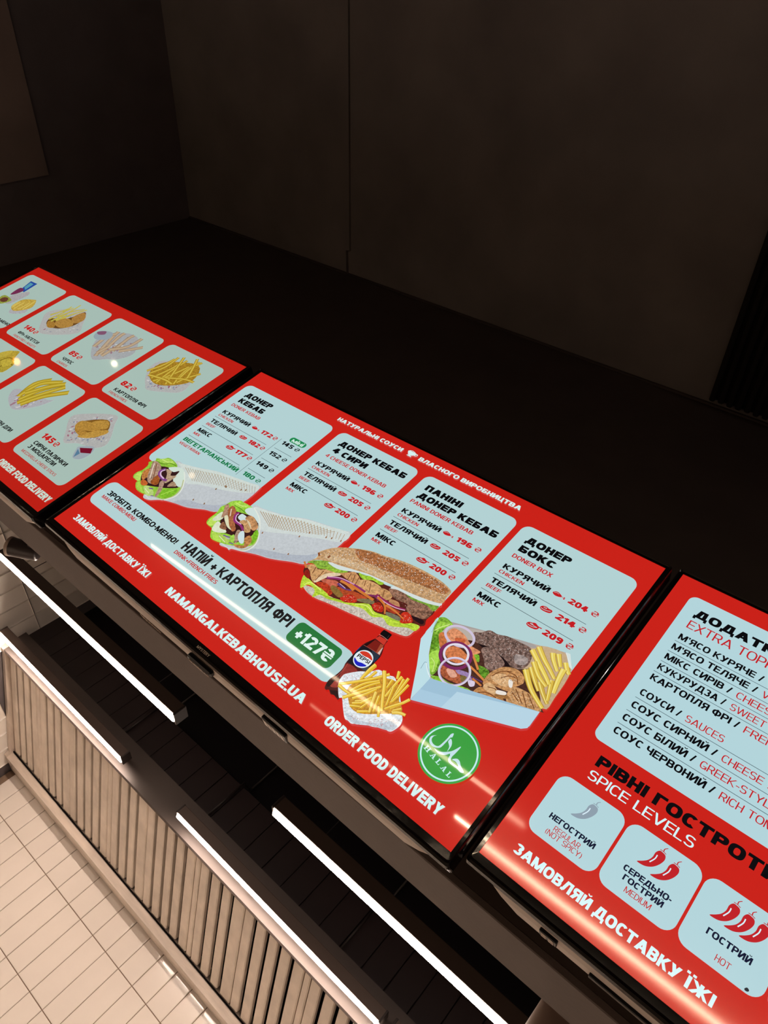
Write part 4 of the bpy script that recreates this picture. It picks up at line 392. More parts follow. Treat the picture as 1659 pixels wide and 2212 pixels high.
'bottle':[('P','4a1518',0,[(1365.6,722.7),(1362.4,738.1),(1346.9,774.5),(1346.4,813.5),(1348.0,852.8),(1354.0,873.2),(1353.7,895.7),(1347.7,927.1),(1354.5,950.9),(1363.5,955.5),(1371.3,950.0),(1384.3,957.1),(1394.9,953.2),(1406.9,955.7),(1415.3,949.7),(1403.6,874.7),(1416.8,837.8),(1417.8,802.4),(1417.2,772.8),(1401.4,738.8),(1396.5,719.7)]),('P','8c2f2a',0.2,[(1352.9,854.1),(1395.9,853.7),(1374.6,887.1),(1367.4,902.3),(1359.4,883.9)]),('P','9c3a32',0.3,[(1357.3,929.5),(1374.1,911.8),(1387.4,925.7),(1369.5,939.4)]),('P','220a0e',0,[(1373.3,950.8),(1398.0,936.6),(1411.0,950.2),(1400.2,953.8)]),('P','1d0a0e',0,[(1349.0,931.0),(1355.7,945.2),(1364.0,941.2),(1361.7,916.5)]),('S','b5544a',1.56,1.59,[(1357.5,914.7),(1359.5,878.9),(1355.7,854.5)]),('p','c8382a',0,[(1362.4,738.1),(1367.7,723.7),(1396.2,720.7),(1399.9,739.9)]),('p','7a1d16',0,[(1361.7,742.6),(1399.9,739.9),(1413.0,774.7),(1350.5,775.8)]),('p','a34a30',0,[(1388.6,743.2),(1399.2,740.4),(1411.7,773.2),(1397.0,774.0)]),('p','d7b8ae',0,[(1401.8,751.3),(1403.3,747.7),(1411.7,773.2),(1402.6,773.6)]),('p','23090c',0,[(1361.7,742.6),(1365.5,742.9),(1360.0,775.6),(1349.0,775.5)]),('p','14161f',0,[(1348.3,777.4),(1415.8,774.3),(1418.2,787.1),(1416.7,840.3),(1348.7,851.0),(1346.4,816.1)]),('p','2a3442',0,[(1382.3,773.6),(1414.4,774.9),(1416.8,788.2),(1407.9,812.4)]),('p','3a4450',0,[(1395.4,842.9),(1416.7,840.3),(1414.5,822.3),(1404.8,824.7)]),('S','24357a',1.96,1.95,[(1411.2,789.9),(1415.0,802.0)]),('S','24357a',2.43,2.42,[(1346.7,787.6),(1346.5,808.4)]),('S','a85a50',1.02,0.98,[(1349.0,776.8),(1382.3,773.6),(1414.4,773.6)]),('P','0d0b0e',0,[(1363.0,700.8),(1367.7,697.8),(1392.4,697.3),(1395.6,700.2),(1396.6,718.5),(1392.7,719.4),(1365.6,718.7)]),('S','c98a80',1.43,1.41,[(1362.0,720.1),(1376.3,718.6),(1397.7,719.8)]),('S','3c3438',1.22,1.21,[(1389.5,703.5),(1391.3,716.5)]),('C','e2ecf2',1381.5,813.6,30.5),('P','d23a26',0,[(1357.9,802.8),(1363.2,793.7),(1378.6,788.0),(1396.3,792.3),(1406.8,801.3),(1390.8,801.5),(1376.8,804.5)]),('P','1420c0',0,[(1357.3,825.1),(1364.7,835.2),(1379.3,841.0),(1394.6,836.4),(1405.6,825.1),(1388.9,825.5),(1373.6,829.7)]),('P','dfe5ea',0.25,[(1371.0,892.3),(1377.5,877.5),(1403.5,849.1),(1425.7,834.7),(1441.9,813.7),(1456.9,809.7),(1482.1,807.0),(1502.9,804.9),(1553.3,842.8),(1583.0,872.4),(1601.6,889.3),(1607.8,909.1),(1601.3,933.9),(1589.9,940.6),(1581.5,938.4),(1548.4,957.7),(1521.8,965.1),(1498.2,985.8),(1482.7,986.2),(1468.9,986.2),(1441.0,964.2),(1419.8,945.7),(1410.4,949.5),(1378.8,917.9)]),('P','c2ccd6',0.3,[(1458.8,973.2),(1510.3,964.8),(1554.1,939.5),(1594.8,899.0),(1598.7,933.3),(1547.0,956.1),(1496.7,984.2)]),('K',['c05a58','b44a4a','8f9fb0'],90,2.93,0,3,[(1455.0,971.6),(1505.5,959.6),(1596.4,893.3),(1597.7,929.7),(1545.8,954.8),(1495.5,982.9)]),('K',['c4605c','9fadba'],34,3.12,0,3,[(1375.9,891.0),(1416.5,847.8),(1411.5,883.2),(1383.6,914.2)]),('K',['c4605c','9fadba'],24,3.07,0,3,[(1390.2,923.5),(1399.8,916.2),(1451.7,955.9),(1449.9,968.7)]),('P','c98f30',0.5,[(1410.8,907.7),(1431.2,853.6),(1498.0,812.3),(1535.3,821.7),(1556.6,851.8),(1584.1,873.8),(1535.9,919.1),(1495.2,948.4),(1462.2,952.3),(1434.0,934.8)]),('S','a8751c',11.08,8.21,[(1457.8,930.4),(1494.2,897.7)]),('S','e3b52c',9.23,6.85,[(1457.8,930.4),(1494.2,897.7)]),('S','f6e07a',2.77,1.83,[(1456.1,930.0),(1492.5,897.3)]),('S','a8751c',11.07,8.2,[(1454.9,939.6),(1491.1,909.3)]),('S','e0b02a',9.22,6.84,[(1454.9,939.6),(1491.1,909.3)]),('S','f6e07a',2.77,1.82,[(1453.1,939.2),(1489.4,908.9)]),('S','a8751c',10.16,7.54,[(1454.5,949.1),(1481.1,933.1)]),('S','dcae2c',8.47,6.29,[(1454.5,949.1),(1481.1,933.1)]),('S','f6e07a',2.54,1.68,[(1452.9,948.7),(1479.5,932.8)]),('S','a8751c',10.44,7.75,[(1483.0,950.0),(1510.8,928.4)]),('S','e6b830',8.7,6.46,[(1483.0,950.0),(1510.8,928.4)]),('S','f6e07a',2.61,1.72,[(1481.3,949.6),(1509.1,928.0)]),('S','a8751c',10.04,7.55,[(1483.6,935.8),(1489.7,912.7)]),('S','dfae2a',8.36,6.29,[(1483.6,935.8),(1489.7,912.7)]),('S','f6e07a',2.51,1.68,[(1482.0,935.5),(1488.1,912.3)]),('S','a8751c',11.0,8.26,[(1473.7,925.1),(1488.1,890.8)]),('S','e5b92e',9.16,6.88,[(1473.7,925.1),(1488.1,890.8)]),('S','f6e07a',2.75,1.84,[(1471.9,924.7),(1486.3,890.4)]),('S','a8751c',11.61,8.6,[(1427.2,807.7),(1425.1,834.0),(1421.3,868.4)]),('S','e9bf34',9.68,7.17,[(1427.2,807.7),(1425.1,834.0),(1421.3,868.4)]),('S','f6e07a',2.91,1.91,[(1425.4,807.2),(1423.2,833.5),(1419.5,868.0)]),('S','a8751c',12.11,8.96,[(1424.5,804.7),(1421.1,829.6),(1421.6,861.0)]),('S','edc53c',10.09,7.47,[(1424.5,804.7),(1421.1,829.6),(1421.6,861.0)]),('S','f6e07a',3.03,1.99,[(1422.6,804.3),(1419.2,829.1),(1419.7,860.5)]),('S','a8751c',10.11,7.54,[(1442.4,820.8),(1439.7,842.3),(1432.4,860.0)]),('S','e4b52c',8.42,6.29,[(1442.4,820.8),(1439.7,842.3),(1432.4,860.0)]),('S','f6e07a',2.53,1.68,[(1440.8,820.4),(1438.1,841.9),(1430.8,859.6)]),('S','a8751c',10.85,8.2,[(1479.8,804.4),(1458.8,832.6),(1439.0,862.2)]),('S','e6bb32',9.05,6.83,[(1479.8,804.4),(1458.8,832.6),(1439.0,862.2)]),('S','f6e07a',2.72,1.82,[(1478.1,804.0),(1457.0,832.2),(1437.3,861.7)]),('S','a8751c',11.57,8.52,[(1381.4,919.4),(1416.2,883.2),(1453.8,840.0)]),('S','e8bd30',9.64,7.1,[(1381.4,919.4),(1416.2,883.2),(1453.8,840.0)]),('S','f6e07a',2.89,1.9,[(1379.6,919.0),(1414.4,882.8),(1452.0,839.6)]),('S','a8751c',11.09,8.11,[(1383.4,921.5),(1406.4,923.0),(1430.5,922.3)]),('S','e9c038',9.24,6.76,[(1383.4,921.5),(1406.4,923.0),(1430.5,922.3)]),('S','f6e07a',2.77,1.8,[(1381.7,921.1),(1404.7,922.7),(1428.7,921.9)]),('S','a8751c',11.32,8.45,[(1423.3,916.0),(1440.0,873.4),(1470.5,838.1)]),('S','e6b92c',9.44,7.04,[(1423.3,916.0),(1440.0,873.4),(1470.5,838.1)]),('S','f6e07a',2.83,1.88,[(1421.5,915.6),(1438.2,873.0),(1468.8,837.6)]),('S','a8751c',10.82,8.08,[(1433.4,911.7),(1456.1,868.2),(1475.7,841.3)]),('S','e2b128',9.02,6.73,[(1433.4,911.7),(1456.1,868.2),(1475.7,841.3)]),('S','f6e07a',2.71,1.8,[(1431.7,911.3),(1454.4,867.8),(1474.0,840.9)]),('S','a8751c',11.71,8.69,[(1420.5,944.0),(1440.0,913.8),(1466.4,877.0),(1485.9,850.2)]),('S','edc640',9.76,7.24,[(1420.5,944.0),(1440.0,913.8),(1466.4,877.0),(1485.9,850.2)]),('S','f6e07a',2.93,1.93,[(1418.7,943.6),(1438.2,913.3),(1464.6,876.5),(1484.0,849.7)]),('S','a8751c',11.16,8.35,[(1444.8,928.8),(1467.1,892.9),(1481.4,863.1)]),('S','e4b730',9.3,6.95,[(1444.8,928.8),(1467.1,892.9),(1481.4,863.1)]),('S','f6e07a',2.79,1.86,[(1443.0,928.4),(1465.3,892.5),(1479.6,862.7)]),('S','a8751c',10.73,7.97,[(1498.0,812.3),(1501.9,842.6)]),('S','e2b42c',8.94,6.64,[(1498.0,812.3),(1501.9,842.6)]),('S','f6e07a',2.68,1.77,[(1496.3,811.8),(1500.2,842.2)]),('S','a8751c',10.83,8.03,[(1495.5,780.4),(1507.0,803.0)]),('S','e8be34',9.03,6.69,[(1495.5,780.4),(1507.0,803.0)]),('S','f6e07a',2.71,1.79,[(1493.8,779.9),(1505.3,802.6)]),('S','a8751c',10.2,7.42,[(1522.6,791.1),(1532.2,831.1),(1541.7,870.3)]),('S','e5b730',8.5,6.18,[(1522.6,791.1),(1532.2,831.1),(1541.7,870.3)]),('S','f6e07a',2.55,1.65,[(1521.0,790.7),(1530.7,830.7),(1540.1,869.9)]),('S','a8751c',10.71,7.86,[(1513.6,788.4),(1514.4,826.0),(1516.3,866.7)]),('S','ecc440',8.92,6.55,[(1513.6,788.4),(1514.4,826.0),(1516.3,866.7)]),('S','f6e07a',2.68,1.75,[(1511.9,787.9),(1512.7,825.5),(1514.7,866.3)]),('S','a8751c',10.62,7.79,[(1532.2,781.3),(1535.6,816.8),(1539.0,849.3)]),('S','e8bf38',8.85,6.5,[(1532.2,781.3),(1535.6,816.8),(1539.0,849.3)]),('S','f6e07a',2.66,1.73,[(1530.5,780.9),(1533.9,816.4),(1537.3,848.9)]),('S','a8751c',10.06,7.42,[(1545.6,797.3),(1544.8,835.5),(1543.1,866.8)]),('S','e4b630',8.38,6.18,[(1545.6,797.3),(1544.8,835.5),(1543.1,866.8)]),('S','f6e07a',2.52,1.65,[(1544.0,796.9),(1543.3,835.1),(1541.6,866.5)]),('S','a8751c',10.13,7.41,[(1516.7,831.3),(1530.4,867.5),(1537.1,885.3)]),('S','e0b02c',8.44,6.17,[(1516.7,831.3),(1530.4,867.5),(1537.1,885.3)]),('S','f6e07a',2.53,1.65,[(1515.1,830.9),(1528.8,867.1),(1535.5,884.9)]),('S','a8751c',12.67,9.36,[(1564.4,891.3),(1582.5,879.5),(1600.1,874.9)]),('S','e6c050',10.56,7.8,[(1564.4,891.3),(1582.5,879.5),(1600.1,874.9)]),('S','f6e07a',3.17,2.08,[(1562.4,890.9),(1580.5,879.1),(1598.1,874.4)]),('S','a8751c',10.65,7.99,[(1578.7,830.2),(1566.3,858.1),(1550.9,886.0)]),('S','e8c24a',8.87,6.66,[(1578.7,830.2),(1566.3,858.1),(1550.9,886.0)]),('S','f6e07a',2.66,1.78,[(1577.0,829.8),(1564.7,857.7),(1549.2,885.5)]),('S','a8751c',9.79,7.37,[(1569.3,851.3),(1552.8,875.4),(1540.3,896.5)]),('S','e9be38',8.16,6.14,[(1569.3,851.3),(1552.8,875.4),(1540.3,896.5)]),('S','f6e07a',2.45,1.64,[(1567.7,850.9),(1551.2,875.0),(1538.7,896.1)]),('S','a8751c',9.28,6.99,[(1578.3,867.0),(1562.2,886.3)]),('S','e0b23a',7.73,5.82,[(1578.3,867.0),(1562.2,886.3)]),('S','f6e07a',2.32,1.55,[(1576.9,866.6),(1560.7,885.9)]),('S','a8751c',11.08,8.06,[(1485.6,871.6),(1499.2,903.1),(1513.2,931.1)]),('S','e9c75a',9.23,6.72,[(1485.6,871.6),(1499.2,903.1),(1513.2,931.1)]),('S','f6e07a',2.77,1.79,[(1483.9,871.2),(1497.4,902.7),(1511.5,930.7)]),('S','a8751c',11.41,8.37,[(1501.7,875.7),(1513.2,903.7),(1521.2,922.6)]),('S','dfae24',9.51,6.97,[(1501.7,875.7),(1513.2,903.7),(1521.2,922.6)]),('S','f6e07a',2.86,1.86,[(1499.9,875.2),(1511.5,903.3),(1519.4,922.2)]),('S','a8751c',13.26,9.28,[(1459.1,805.6),(1486.5,835.4),(1513.4,873.6),(1538.4,907.0)]),('S','edc648',11.05,7.73,[(1459.1,805.6),(1486.5,835.4),(1513.4,873.6),(1538.4,907.0)]),('S','f6e07a',3.32,2.06,[(1457.0,805.1),(1484.5,834.9),(1511.4,873.1),(1536.5,906.5)]),('S','a8751c',10.77,7.94,[(1523.6,900.3),(1543.1,925.9)]),('S','e5ba34',8.98,6.62,[(1523.6,900.3),(1543.1,925.9)]),('S','f6e07a',2.7,1.77,[(1521.9,899.9),(1541.4,925.5)])],
'halal':[('P','c4e2ea',0,[(1706.4,867.6),(1701.7,873.7),(1701.4,882.1),(1705.7,888.4),(1713.3,892.1),(1721.2,892.3),(1727.5,889.7),(1730.6,884.0),(1732.8,870.3),(1734.1,856.4),(1734.4,841.1),(1739.6,835.1),(1742.9,846.3),(1739.7,849.9),(1738.1,869.4),(1735.9,887.9),(1728.0,895.2),(1717.1,898.7),(1706.7,897.3),(1699.5,891.6),(1695.5,883.4),(1697.1,875.7)]),('P','c4e2ea',0,[(1742.4,851.5),(1748.8,855.4),(1754.4,863.0),(1756.9,872.1),(1756.5,886.2),(1753.3,873.4),(1747.2,867.0),(1742.0,863.1),(1741.0,857.5)]),('P','c4e2ea',0,[(1724.4,900.2),(1737.7,899.7),(1748.5,894.2),(1757.5,886.4),(1765.6,877.6),(1771.3,865.6),(1775.6,854.6),(1778.2,854.6),(1777.7,870.0),(1774.9,888.7),(1766.6,886.6),(1772.3,872.7),(1766.0,885.8),(1757.5,898.0),(1744.5,904.4),(1733.5,904.0)]),('S','c4e2ea',4.79,7.38,[(1774.1,872.1),(1772.6,886.6),(1773.2,897.0)]),('S','c4e2ea',7.14,5.82,[(1773.2,897.0),(1778.9,903.4),(1790.9,904.7),(1806.8,904.3)]),('P','c4e2ea',0,[(1781.0,895.6),(1784.1,890.0),(1790.9,885.4),(1799.5,887.1),(1809.1,894.9),(1825.9,903.6),(1819.6,909.7),(1809.7,908.1),(1803.2,907.2),(1804.4,900.2),(1797.7,896.2),(1790.4,894.3)])],
'chili':[('P','c02026',0,[(-0.0,-0.0),(9.9,-8.8),(19.1,-18.9),(24.1,-31.6),(24.7,-45.6),(30.4,-55.1),(37.9,-55.5),(46.2,-52.5),(49.4,-42.7),(45.5,-28.0),(36.8,-13.7),(25.7,-4.5),(13.9,-0.1)]),('S','c02026',1.61,1.59,[(30.2,-58.5),(38.2,-58.4),(46.1,-56.2)]),('S','c02026',2.71,1.48,[(38.5,-59.3),(38.1,-65.6),(43.9,-71.7)]),('S','dceef4',2.71,2.7,[(30.8,-42.5),(30.3,-31.4),(23.9,-16.8)])],
'l_combo':[('P','b4b6c4',0.2,[(179.9,320.8),(163.3,263.8),(194.2,213.8),(227.7,187.4),(257.7,212.8),(249.7,274.6),(234.8,323.4)]),('p','2450b8',0,[(146.9,197.1),(116.5,114.8),(186.1,112.3),(198.6,207.2)]),('p','5aa8cc',0,[(144.1,173.1),(130.4,124.7),(167.0,126.8),(179.7,188.0)]),('P','7a3060',0.4,[(139.4,260.0),(126.9,190.8),(179.2,196.7),(168.4,244.4)]),('P','9aa84c',0.5,[(112.4,312.1),(122.1,281.9),(207.5,289.4),(212.0,311.4),(182.2,348.1)]),('P','6a4034',0.7,[(135.9,324.2),(137.3,298.7),(173.7,291.3),(196.0,316.1),(171.2,333.7)]),('P','b8bccc',0.3,[(335.1,371.8),(306.4,348.1),(331.5,318.4),(390.8,285.7),(421.3,323.9),(369.8,360.3)]),('P','ccb050',0.5,[(295.7,338.2),(270.5,311.9),(274.6,252.9),(335.0,220.0),(365.7,219.5),(407.2,268.8),(384.9,312.7),(340.9,344.9)]),('S','e0cc6c',11.32,11.43,[(292.3,332.0),(284.9,271.7)]),('S','e0cc6c',11.23,11.36,[(319.0,333.3),(312.5,264.7)]),('S','e0cc6c',11.15,11.26,[(350.0,324.1),(347.8,253.4)]),('S','e0cc6c',11.09,11.24,[(373.7,311.0),(364.4,236.3)]),('S','e0cc6c',11.12,11.27,[(375.0,294.4),(361.7,221.7)]),('S','e0cc6c',11.37,11.44,[(281.4,322.0),(276.3,284.5)])],
'l_nugget':[('P','bcc1ca',0.12,[(683.4,380.4),(593.0,312.6),(541.8,249.3),(598.5,186.9),(736.3,126.1),(857.8,223.0),(895.1,267.0),(853.0,312.6),(759.8,365.8)]),('K',['a06a84','d4d8e4','9096b4'],60,10.12,0,2,[(672.2,357.5),(553.9,273.5),(625.6,202.9),(827.7,195.8),(884.5,273.1),(775.2,349.9)]),('P','6d4a20',0,[(650.5,317.9),(618.0,275.9),(691.9,242.1),(724.3,201.3),(745.6,136.3),(802.5,180.2),(808.3,243.6),(775.4,291.6),(721.2,318.6)]),('P','b0853c',0.4,[(664.7,324.7),(633.4,297.5),(649.2,281.1),(696.8,291.8),(721.7,314.7),(697.3,330.0)]),('P','ba904a',0.4,[(688.4,289.0),(669.6,254.6),(707.6,225.8),(763.0,224.7),(801.0,247.7),(783.2,283.5),(740.4,300.4)]),('P','b5894a',0.4,[(733.6,211.3),(728.0,169.0),(748.4,142.4),(793.7,162.6),(814.1,196.0),(789.4,232.2)]),('S','b8b044',16.32,9.07,[(617.2,283.9),(632.3,206.8),(621.0,143.3)]),('S','d6ce6a',6.68,6.81,[(617.2,283.9),(632.3,206.8),(621.0,143.3)]),('S','b8b044',16.17,9.03,[(648.3,289.1),(661.6,198.2),(657.0,107.9)]),('S','d6ce6a',6.61,6.77,[(648.3,289.1),(661.6,198.2),(657.0,107.9)]),('S','b8b044',16.54,9.04,[(584.4,256.5),(606.6,213.4),(622.2,166.0)]),('S','d6ce6a',6.77,6.78,[(584.4,256.5),(606.6,213.4),(622.2,166.0)]),('S','b8b044',16.12,8.82,[(667.8,270.7),(696.4,201.8),(725.1,132.3)]),('S','d6ce6a',6.59,6.61,[(667.8,270.7),(696.4,201.8),(725.1,132.3)]),('S','b8b044',16.29,8.85,[(642.2,247.2),(667.1,179.8),(719.5,120.1)]),('S','d6ce6a',6.66,6.64,[(642.2,247.2),(667.1,179.8),(719.5,120.1)]),('S','b8b044',16.17,8.81,[(671.3,238.5),(706.5,173.3),(737.3,117.9)]),('S','d6ce6a',6.62,6.6,[(671.3,238.5),(706.5,173.3),(737.3,117.9)]),('S','b8b044',16.47,9.01,[(625.6,202.9),(645.9,145.2)]),('S','d6ce6a',6.74,6.75,[(625.6,202.9),(645.9,145.2)]),('S','b8b044',16.21,8.77,[(646.3,275.2),(697.4,223.9)]),('S','d6ce6a',6.63,6.58,[(646.3,275.2),(697.4,223.9)])],
'l_churros':[('P','b0b8c6',0.12,[(1180.0,365.4),(1081.2,303.1),(1042.7,232.2),(1096.7,154.0),(1225.6,127.3),(1330.0,218.2),(1304.1,292.2),(1246.0,326.5)]),('K',['a07a90','d4dae4','98a0b8'],50,16.6,0,2,[(1163.1,345.7),(1078.6,273.8),(1251.7,173.7),(1322.7,222.4)]),('S','9c8268',23.47,24.79,[(1170.5,341.4),(1104.2,196.9),(1090.3,149.7)]),('S','c8b49e',16.57,17.5,[(1170.5,341.4),(1104.2,196.9),(1090.3,149.7)]),('S','9c8268',23.47,24.49,[(1180.6,320.6),(1134.8,179.4),(1133.8,140.8)]),('S','c8b49e',16.57,17.29,[(1180.6,320.6),(1134.8,179.4),(1133.8,140.8)]),('S','9c8268',24.24,24.67,[(1088.7,298.7),(1073.5,214.5),(1094.1,171.3)]),('S','c8b49e',17.11,17.42,[(1088.7,298.7),(1073.5,214.5),(1094.1,171.3)]),('S','9c8268',23.32,24.05,[(1200.1,324.0),(1199.5,203.9),(1187.9,148.9)]),('S','c8b49e',16.46,16.98,[(1200.1,324.0),(1199.5,203.9),(1187.9,148.9)]),('S','9c8268',23.4,24.06,[(1215.6,270.2),(1192.7,161.6),(1198.2,127.4)]),('S','c8b49e',16.52,16.98,[(1215.6,270.2),(1192.7,161.6),(1198.2,127.4)]),('S','9c8268',23.59,23.61,[(1188.7,270.9),(1253.5,203.0),(1260.2,122.8)]),('S','c8b49e',16.66,16.67,[(1188.7,270.9),(1253.5,203.0),(1260.2,122.8)]),('S','9c8268',23.24,22.94,[(1245.1,252.9),(1300.8,198.0),(1329.2,166.5)]),('S','c8b49e',16.41,16.2,[(1245.1,252.9),(1300.8,198.0),(1329.2,166.5)]),('S','9c8268',23.67,23.84,[(1153.5,321.5),(1164.1,254.9)]),('S','c8b49e',16.71,16.83,[(1153.5,321.5),(1164.1,254.9)]),('P','9fb4c8',0,[(998.7,241.7),(990.4,198.7),(1065.8,171.6),(1101.6,214.0),(1046.7,253.5)]),('P','8a5a80',0,[(985.2,209.6),(1024.3,182.6),(1042.6,203.9),(1011.5,221.7)])],
'l_fries':[('P','bcc2cc',0.12,[(1597.1,341.0),(1555.7,311.8),(1501.8,246.7),(1521.2,178.4),(1690.0,120.7),(1775.9,205.8),(1797.6,284.8),(1719.9,332.4),(1639.3,362.0)]),('K',['a0708a','d8dce8','8f97b8'],60,14.26,0,2,[(1624.2,351.3),(1512.6,254.4),(1775.7,232.5),(1767.0,297.0)]),('P','b08a2c',0.5,[(1534.0,269.6),(1539.0,182.2),(1703.5,112.7),(1775.9,205.8),(1706.8,287.7),(1620.4,313.4)]),('S','9c7c20',16.23,16.35,[(1514.9,274.1),(1546.5,206.0),(1559.2,141.7)]),('S','ccae38',12.49,12.58,[(1514.9,274.1),(1546.5,206.0),(1559.2,141.7)]),('S','e0cc62',4.99,5.03,[(1514.9,274.1),(1546.5,206.0),(1559.2,141.7)]),('S','9c7c20',16.06,16.37,[(1544.6,277.1),(1570.9,205.6),(1565.9,123.4)]),('S','ccae38',12.36,12.59,[(1544.6,277.1),(1570.9,205.6),(1565.9,123.4)]),('S','e0cc62',4.94,5.04,[(1544.6,277.1),(1570.9,205.6),(1565.9,123.4)]),('S','9c7c20',15.81,16.09,[(1582.8,295.4),(1608.8,197.0),(1608.0,141.3)]),('S','ccae38',12.16,12.38,[(1582.8,295.4),(1608.8,197.0),(1608.0,141.3)]),('S','e0cc62',4.86,4.95,[(1582.8,295.4),(1608.8,197.0),(1608.0,141.3)]),('S','9c7c20',15.64,15.74,[(1610.2,306.1),(1650.0,227.6),(1673.2,144.7)]),('S','ccae38',12.03,12.1,[(1610.2,306.1),(1650.0,227.6),(1673.2,144.7)]),('S','e0cc62',4.81,4.84,[(1610.2,306.1),(1650.0,227.6),(1673.2,144.7)]),('S','9c7c20',15.52,16.07,[(1633.8,305.3),(1622.7,216.5),(1625.0,117.0)]),('S','ccae38',11.94,12.36,[(1633.8,305.3),(1622.7,216.5),(1625.0,117.0)]),('S','e0cc62',4.77,4.94,[(1633.8,305.3),(1622.7,216.5),(1625.0,117.0)]),('S','9c7c20',15.3,16.28,[(1683.7,288.4),(1629.2,184.8),(1590.2,109.1)]),('S','ccae38',11.77,12.52,[(1683.7,288.4),(1629.2,184.8),(1590.2,109.1)]),('S','e0cc62',4.71,5.01,[(1683.7,288.4),(1629.2,184.8),(1590.2,109.1)]),('S','9c7c20',15.18,15.79,[(1716.7,268.4),(1683.4,180.1),(1690.0,92.7)]),('S','ccae38',11.68,12.15,[(1716.7,268.4),(1683.4,180.1),(1690.0,92.7)]),('S','e0cc62',4.67,4.86,[(1716.7,268.4),(1683.4,180.1),(1690.0,92.7)]),('S','9c7c20',15.2,15.22,[(1720.0,253.0),(1736.7,202.6),(1768.3,149.7)]),('S','ccae38',11.69,11.71,[(1720.0,253.0),(1736.7,202.6),(1768.3,149.7)]),('S','e0cc62',4.68,4.68,[(1720.0,253.0),(1736.7,202.6),(1768.3,149.7)]),('S','9c7c20',15.32,15.71,[(1706.9,234.1),(1690.1,148.5),(1705.2,90.7)]),('S','ccae38',11.78,12.09,[(1706.9,234.1),(1690.1,148.5),(1705.2,90.7)]),('S','e0cc62',4.71,4.84,[(1706.9,234.1),(1690.1,148.5),(1705.2,90.7)]),('S','9c7c20',15.59,14.94,[(1643.5,258.8),(1733.3,218.1),(1792.1,209.3)]),('S','ccae38',11.99,11.49,[(1643.5,258.8),(1733.3,218.1),(1792.1,209.3)]),('S','e0cc62',4.8,4.6,[(1643.5,258.8),(1733.3,218.1),(1792.1,209.3)]),('S','9c7c20',15.25,15.98,[(1736.7,202.6),(1693.4,132.6),(1659.2,82.7)]),('S','ccae38',11.73,12.29,[(1736.7,202.6),(1693.4,132.6),(1659.2,82.7)]),('S','e0cc62',4.69,4.92,[(1736.7,202.6),(1693.4,132.6),(1659.2,82.7)]),('S','9c7c20',16.01,15.2,[(1548.3,288.7),(1646.9,270.3),(1710.1,272.3)]),('S','ccae38',12.32,11.69,[(1548.3,288.7),(1646.9,270.3),(1710.1,272.3)]),('S','e0cc62',4.93,4.68,[(1548.3,288.7),(1646.9,270.3),(1710.1,272.3)])],
'l_sticks':[('P','b8bdce',0.12,[(1141.9,794.4),(1071.2,757.2),(1066.4,705.1),(1275.1,672.0),(1309.6,650.7),(1285.1,718.6),(1209.8,798.2)]),('K',['a87f96','d8dce8'],40,15.52,0,2,[(1160.4,796.1),(1076.0,726.8),(1286.2,678.4),(1205.4,787.9)]),('S','98841c',31.66,32.16,[(1125.9,737.1),(1102.6,641.3),(1152.2,576.2)]),('S','c2aa2e',26.38,26.8,[(1125.9,737.1),(1102.6,641.3),(1152.2,576.2)]),('S','dac850',9.23,9.38,[(1125.9,737.1),(1102.6,641.3),(1152.2,576.2)]),('S','98841c',31.76,31.56,[(1121.3,726.4),(1131.5,623.8),(1220.0,556.2)]),('S','c2aa2e',26.47,26.3,[(1121.3,726.4),(1131.5,623.8),(1220.0,556.2)]),('S','dac850',9.26,9.2,[(1121.3,726.4),(1131.5,623.8),(1220.0,556.2)]),('S','98841c',31.36,31.36,[(1149.3,749.7),(1178.6,650.4),(1238.7,558.7)]),('S','c2aa2e',26.14,26.13,[(1149.3,749.7),(1178.6,650.4),(1238.7,558.7)]),('S','dac850',9.15,9.15,[(1149.3,749.7),(1178.6,650.4),(1238.7,558.7)]),('S','98841c',31.12,31.01,[(1165.4,766.5),(1206.2,674.2),(1268.6,568.0)]),('S','c2aa2e',25.93,25.84,[(1165.4,766.5),(1206.2,674.2),(1268.6,568.0)]),('S','dac850',9.08,9.04,[(1165.4,766.5),(1206.2,674.2),(1268.6,568.0)]),('S','98841c',30.87,30.4,[(1190.9,763.9),(1238.6,667.7),(1321.9,583.0)]),('S','c2aa2e',25.73,25.33,[(1190.9,763.9),(1238.6,667.7),(1321.9,583.0)]),('S','dac850',9.0,8.87,[(1190.9,763.9),(1238.6,667.7),(1321.9,583.0)]),('S','98841c',31.75,31.31,[(1130.9,706.9),(1183.7,619.8),(1245.7,554.4)]),('S','c2aa2e',26.46,26.09,[(1130.9,706.9),(1183.7,619.8),(1245.7,554.4)]),('S','dac850',9.26,9.13,[(1130.9,706.9),(1183.7,619.8),(1245.7,554.4)])],
'l_dip':[('P','b8a840',0.4,[(702.8,616.3),(708.6,566.4),(760.3,536.2),(779.9,555.6),(801.1,588.9),(850.7,619.6),(845.0,689.5)]),('S','8a7a20',7.39,7.33,[(798.6,665.6),(797.0,621.6),(846.9,621.9)]),('S','8a7a20',7.54,7.43,[(744.3,637.6),(764.0,595.6),(814.6,596.1)]),('P','c8b84c',0.2,[(674.8,601.8),(717.6,553.4),(736.5,581.1),(716.8,623.4)]),('P','c8b848',0.3,[(752.2,633.0),(777.7,602.8),(829.8,617.2),(814.0,656.4)])],
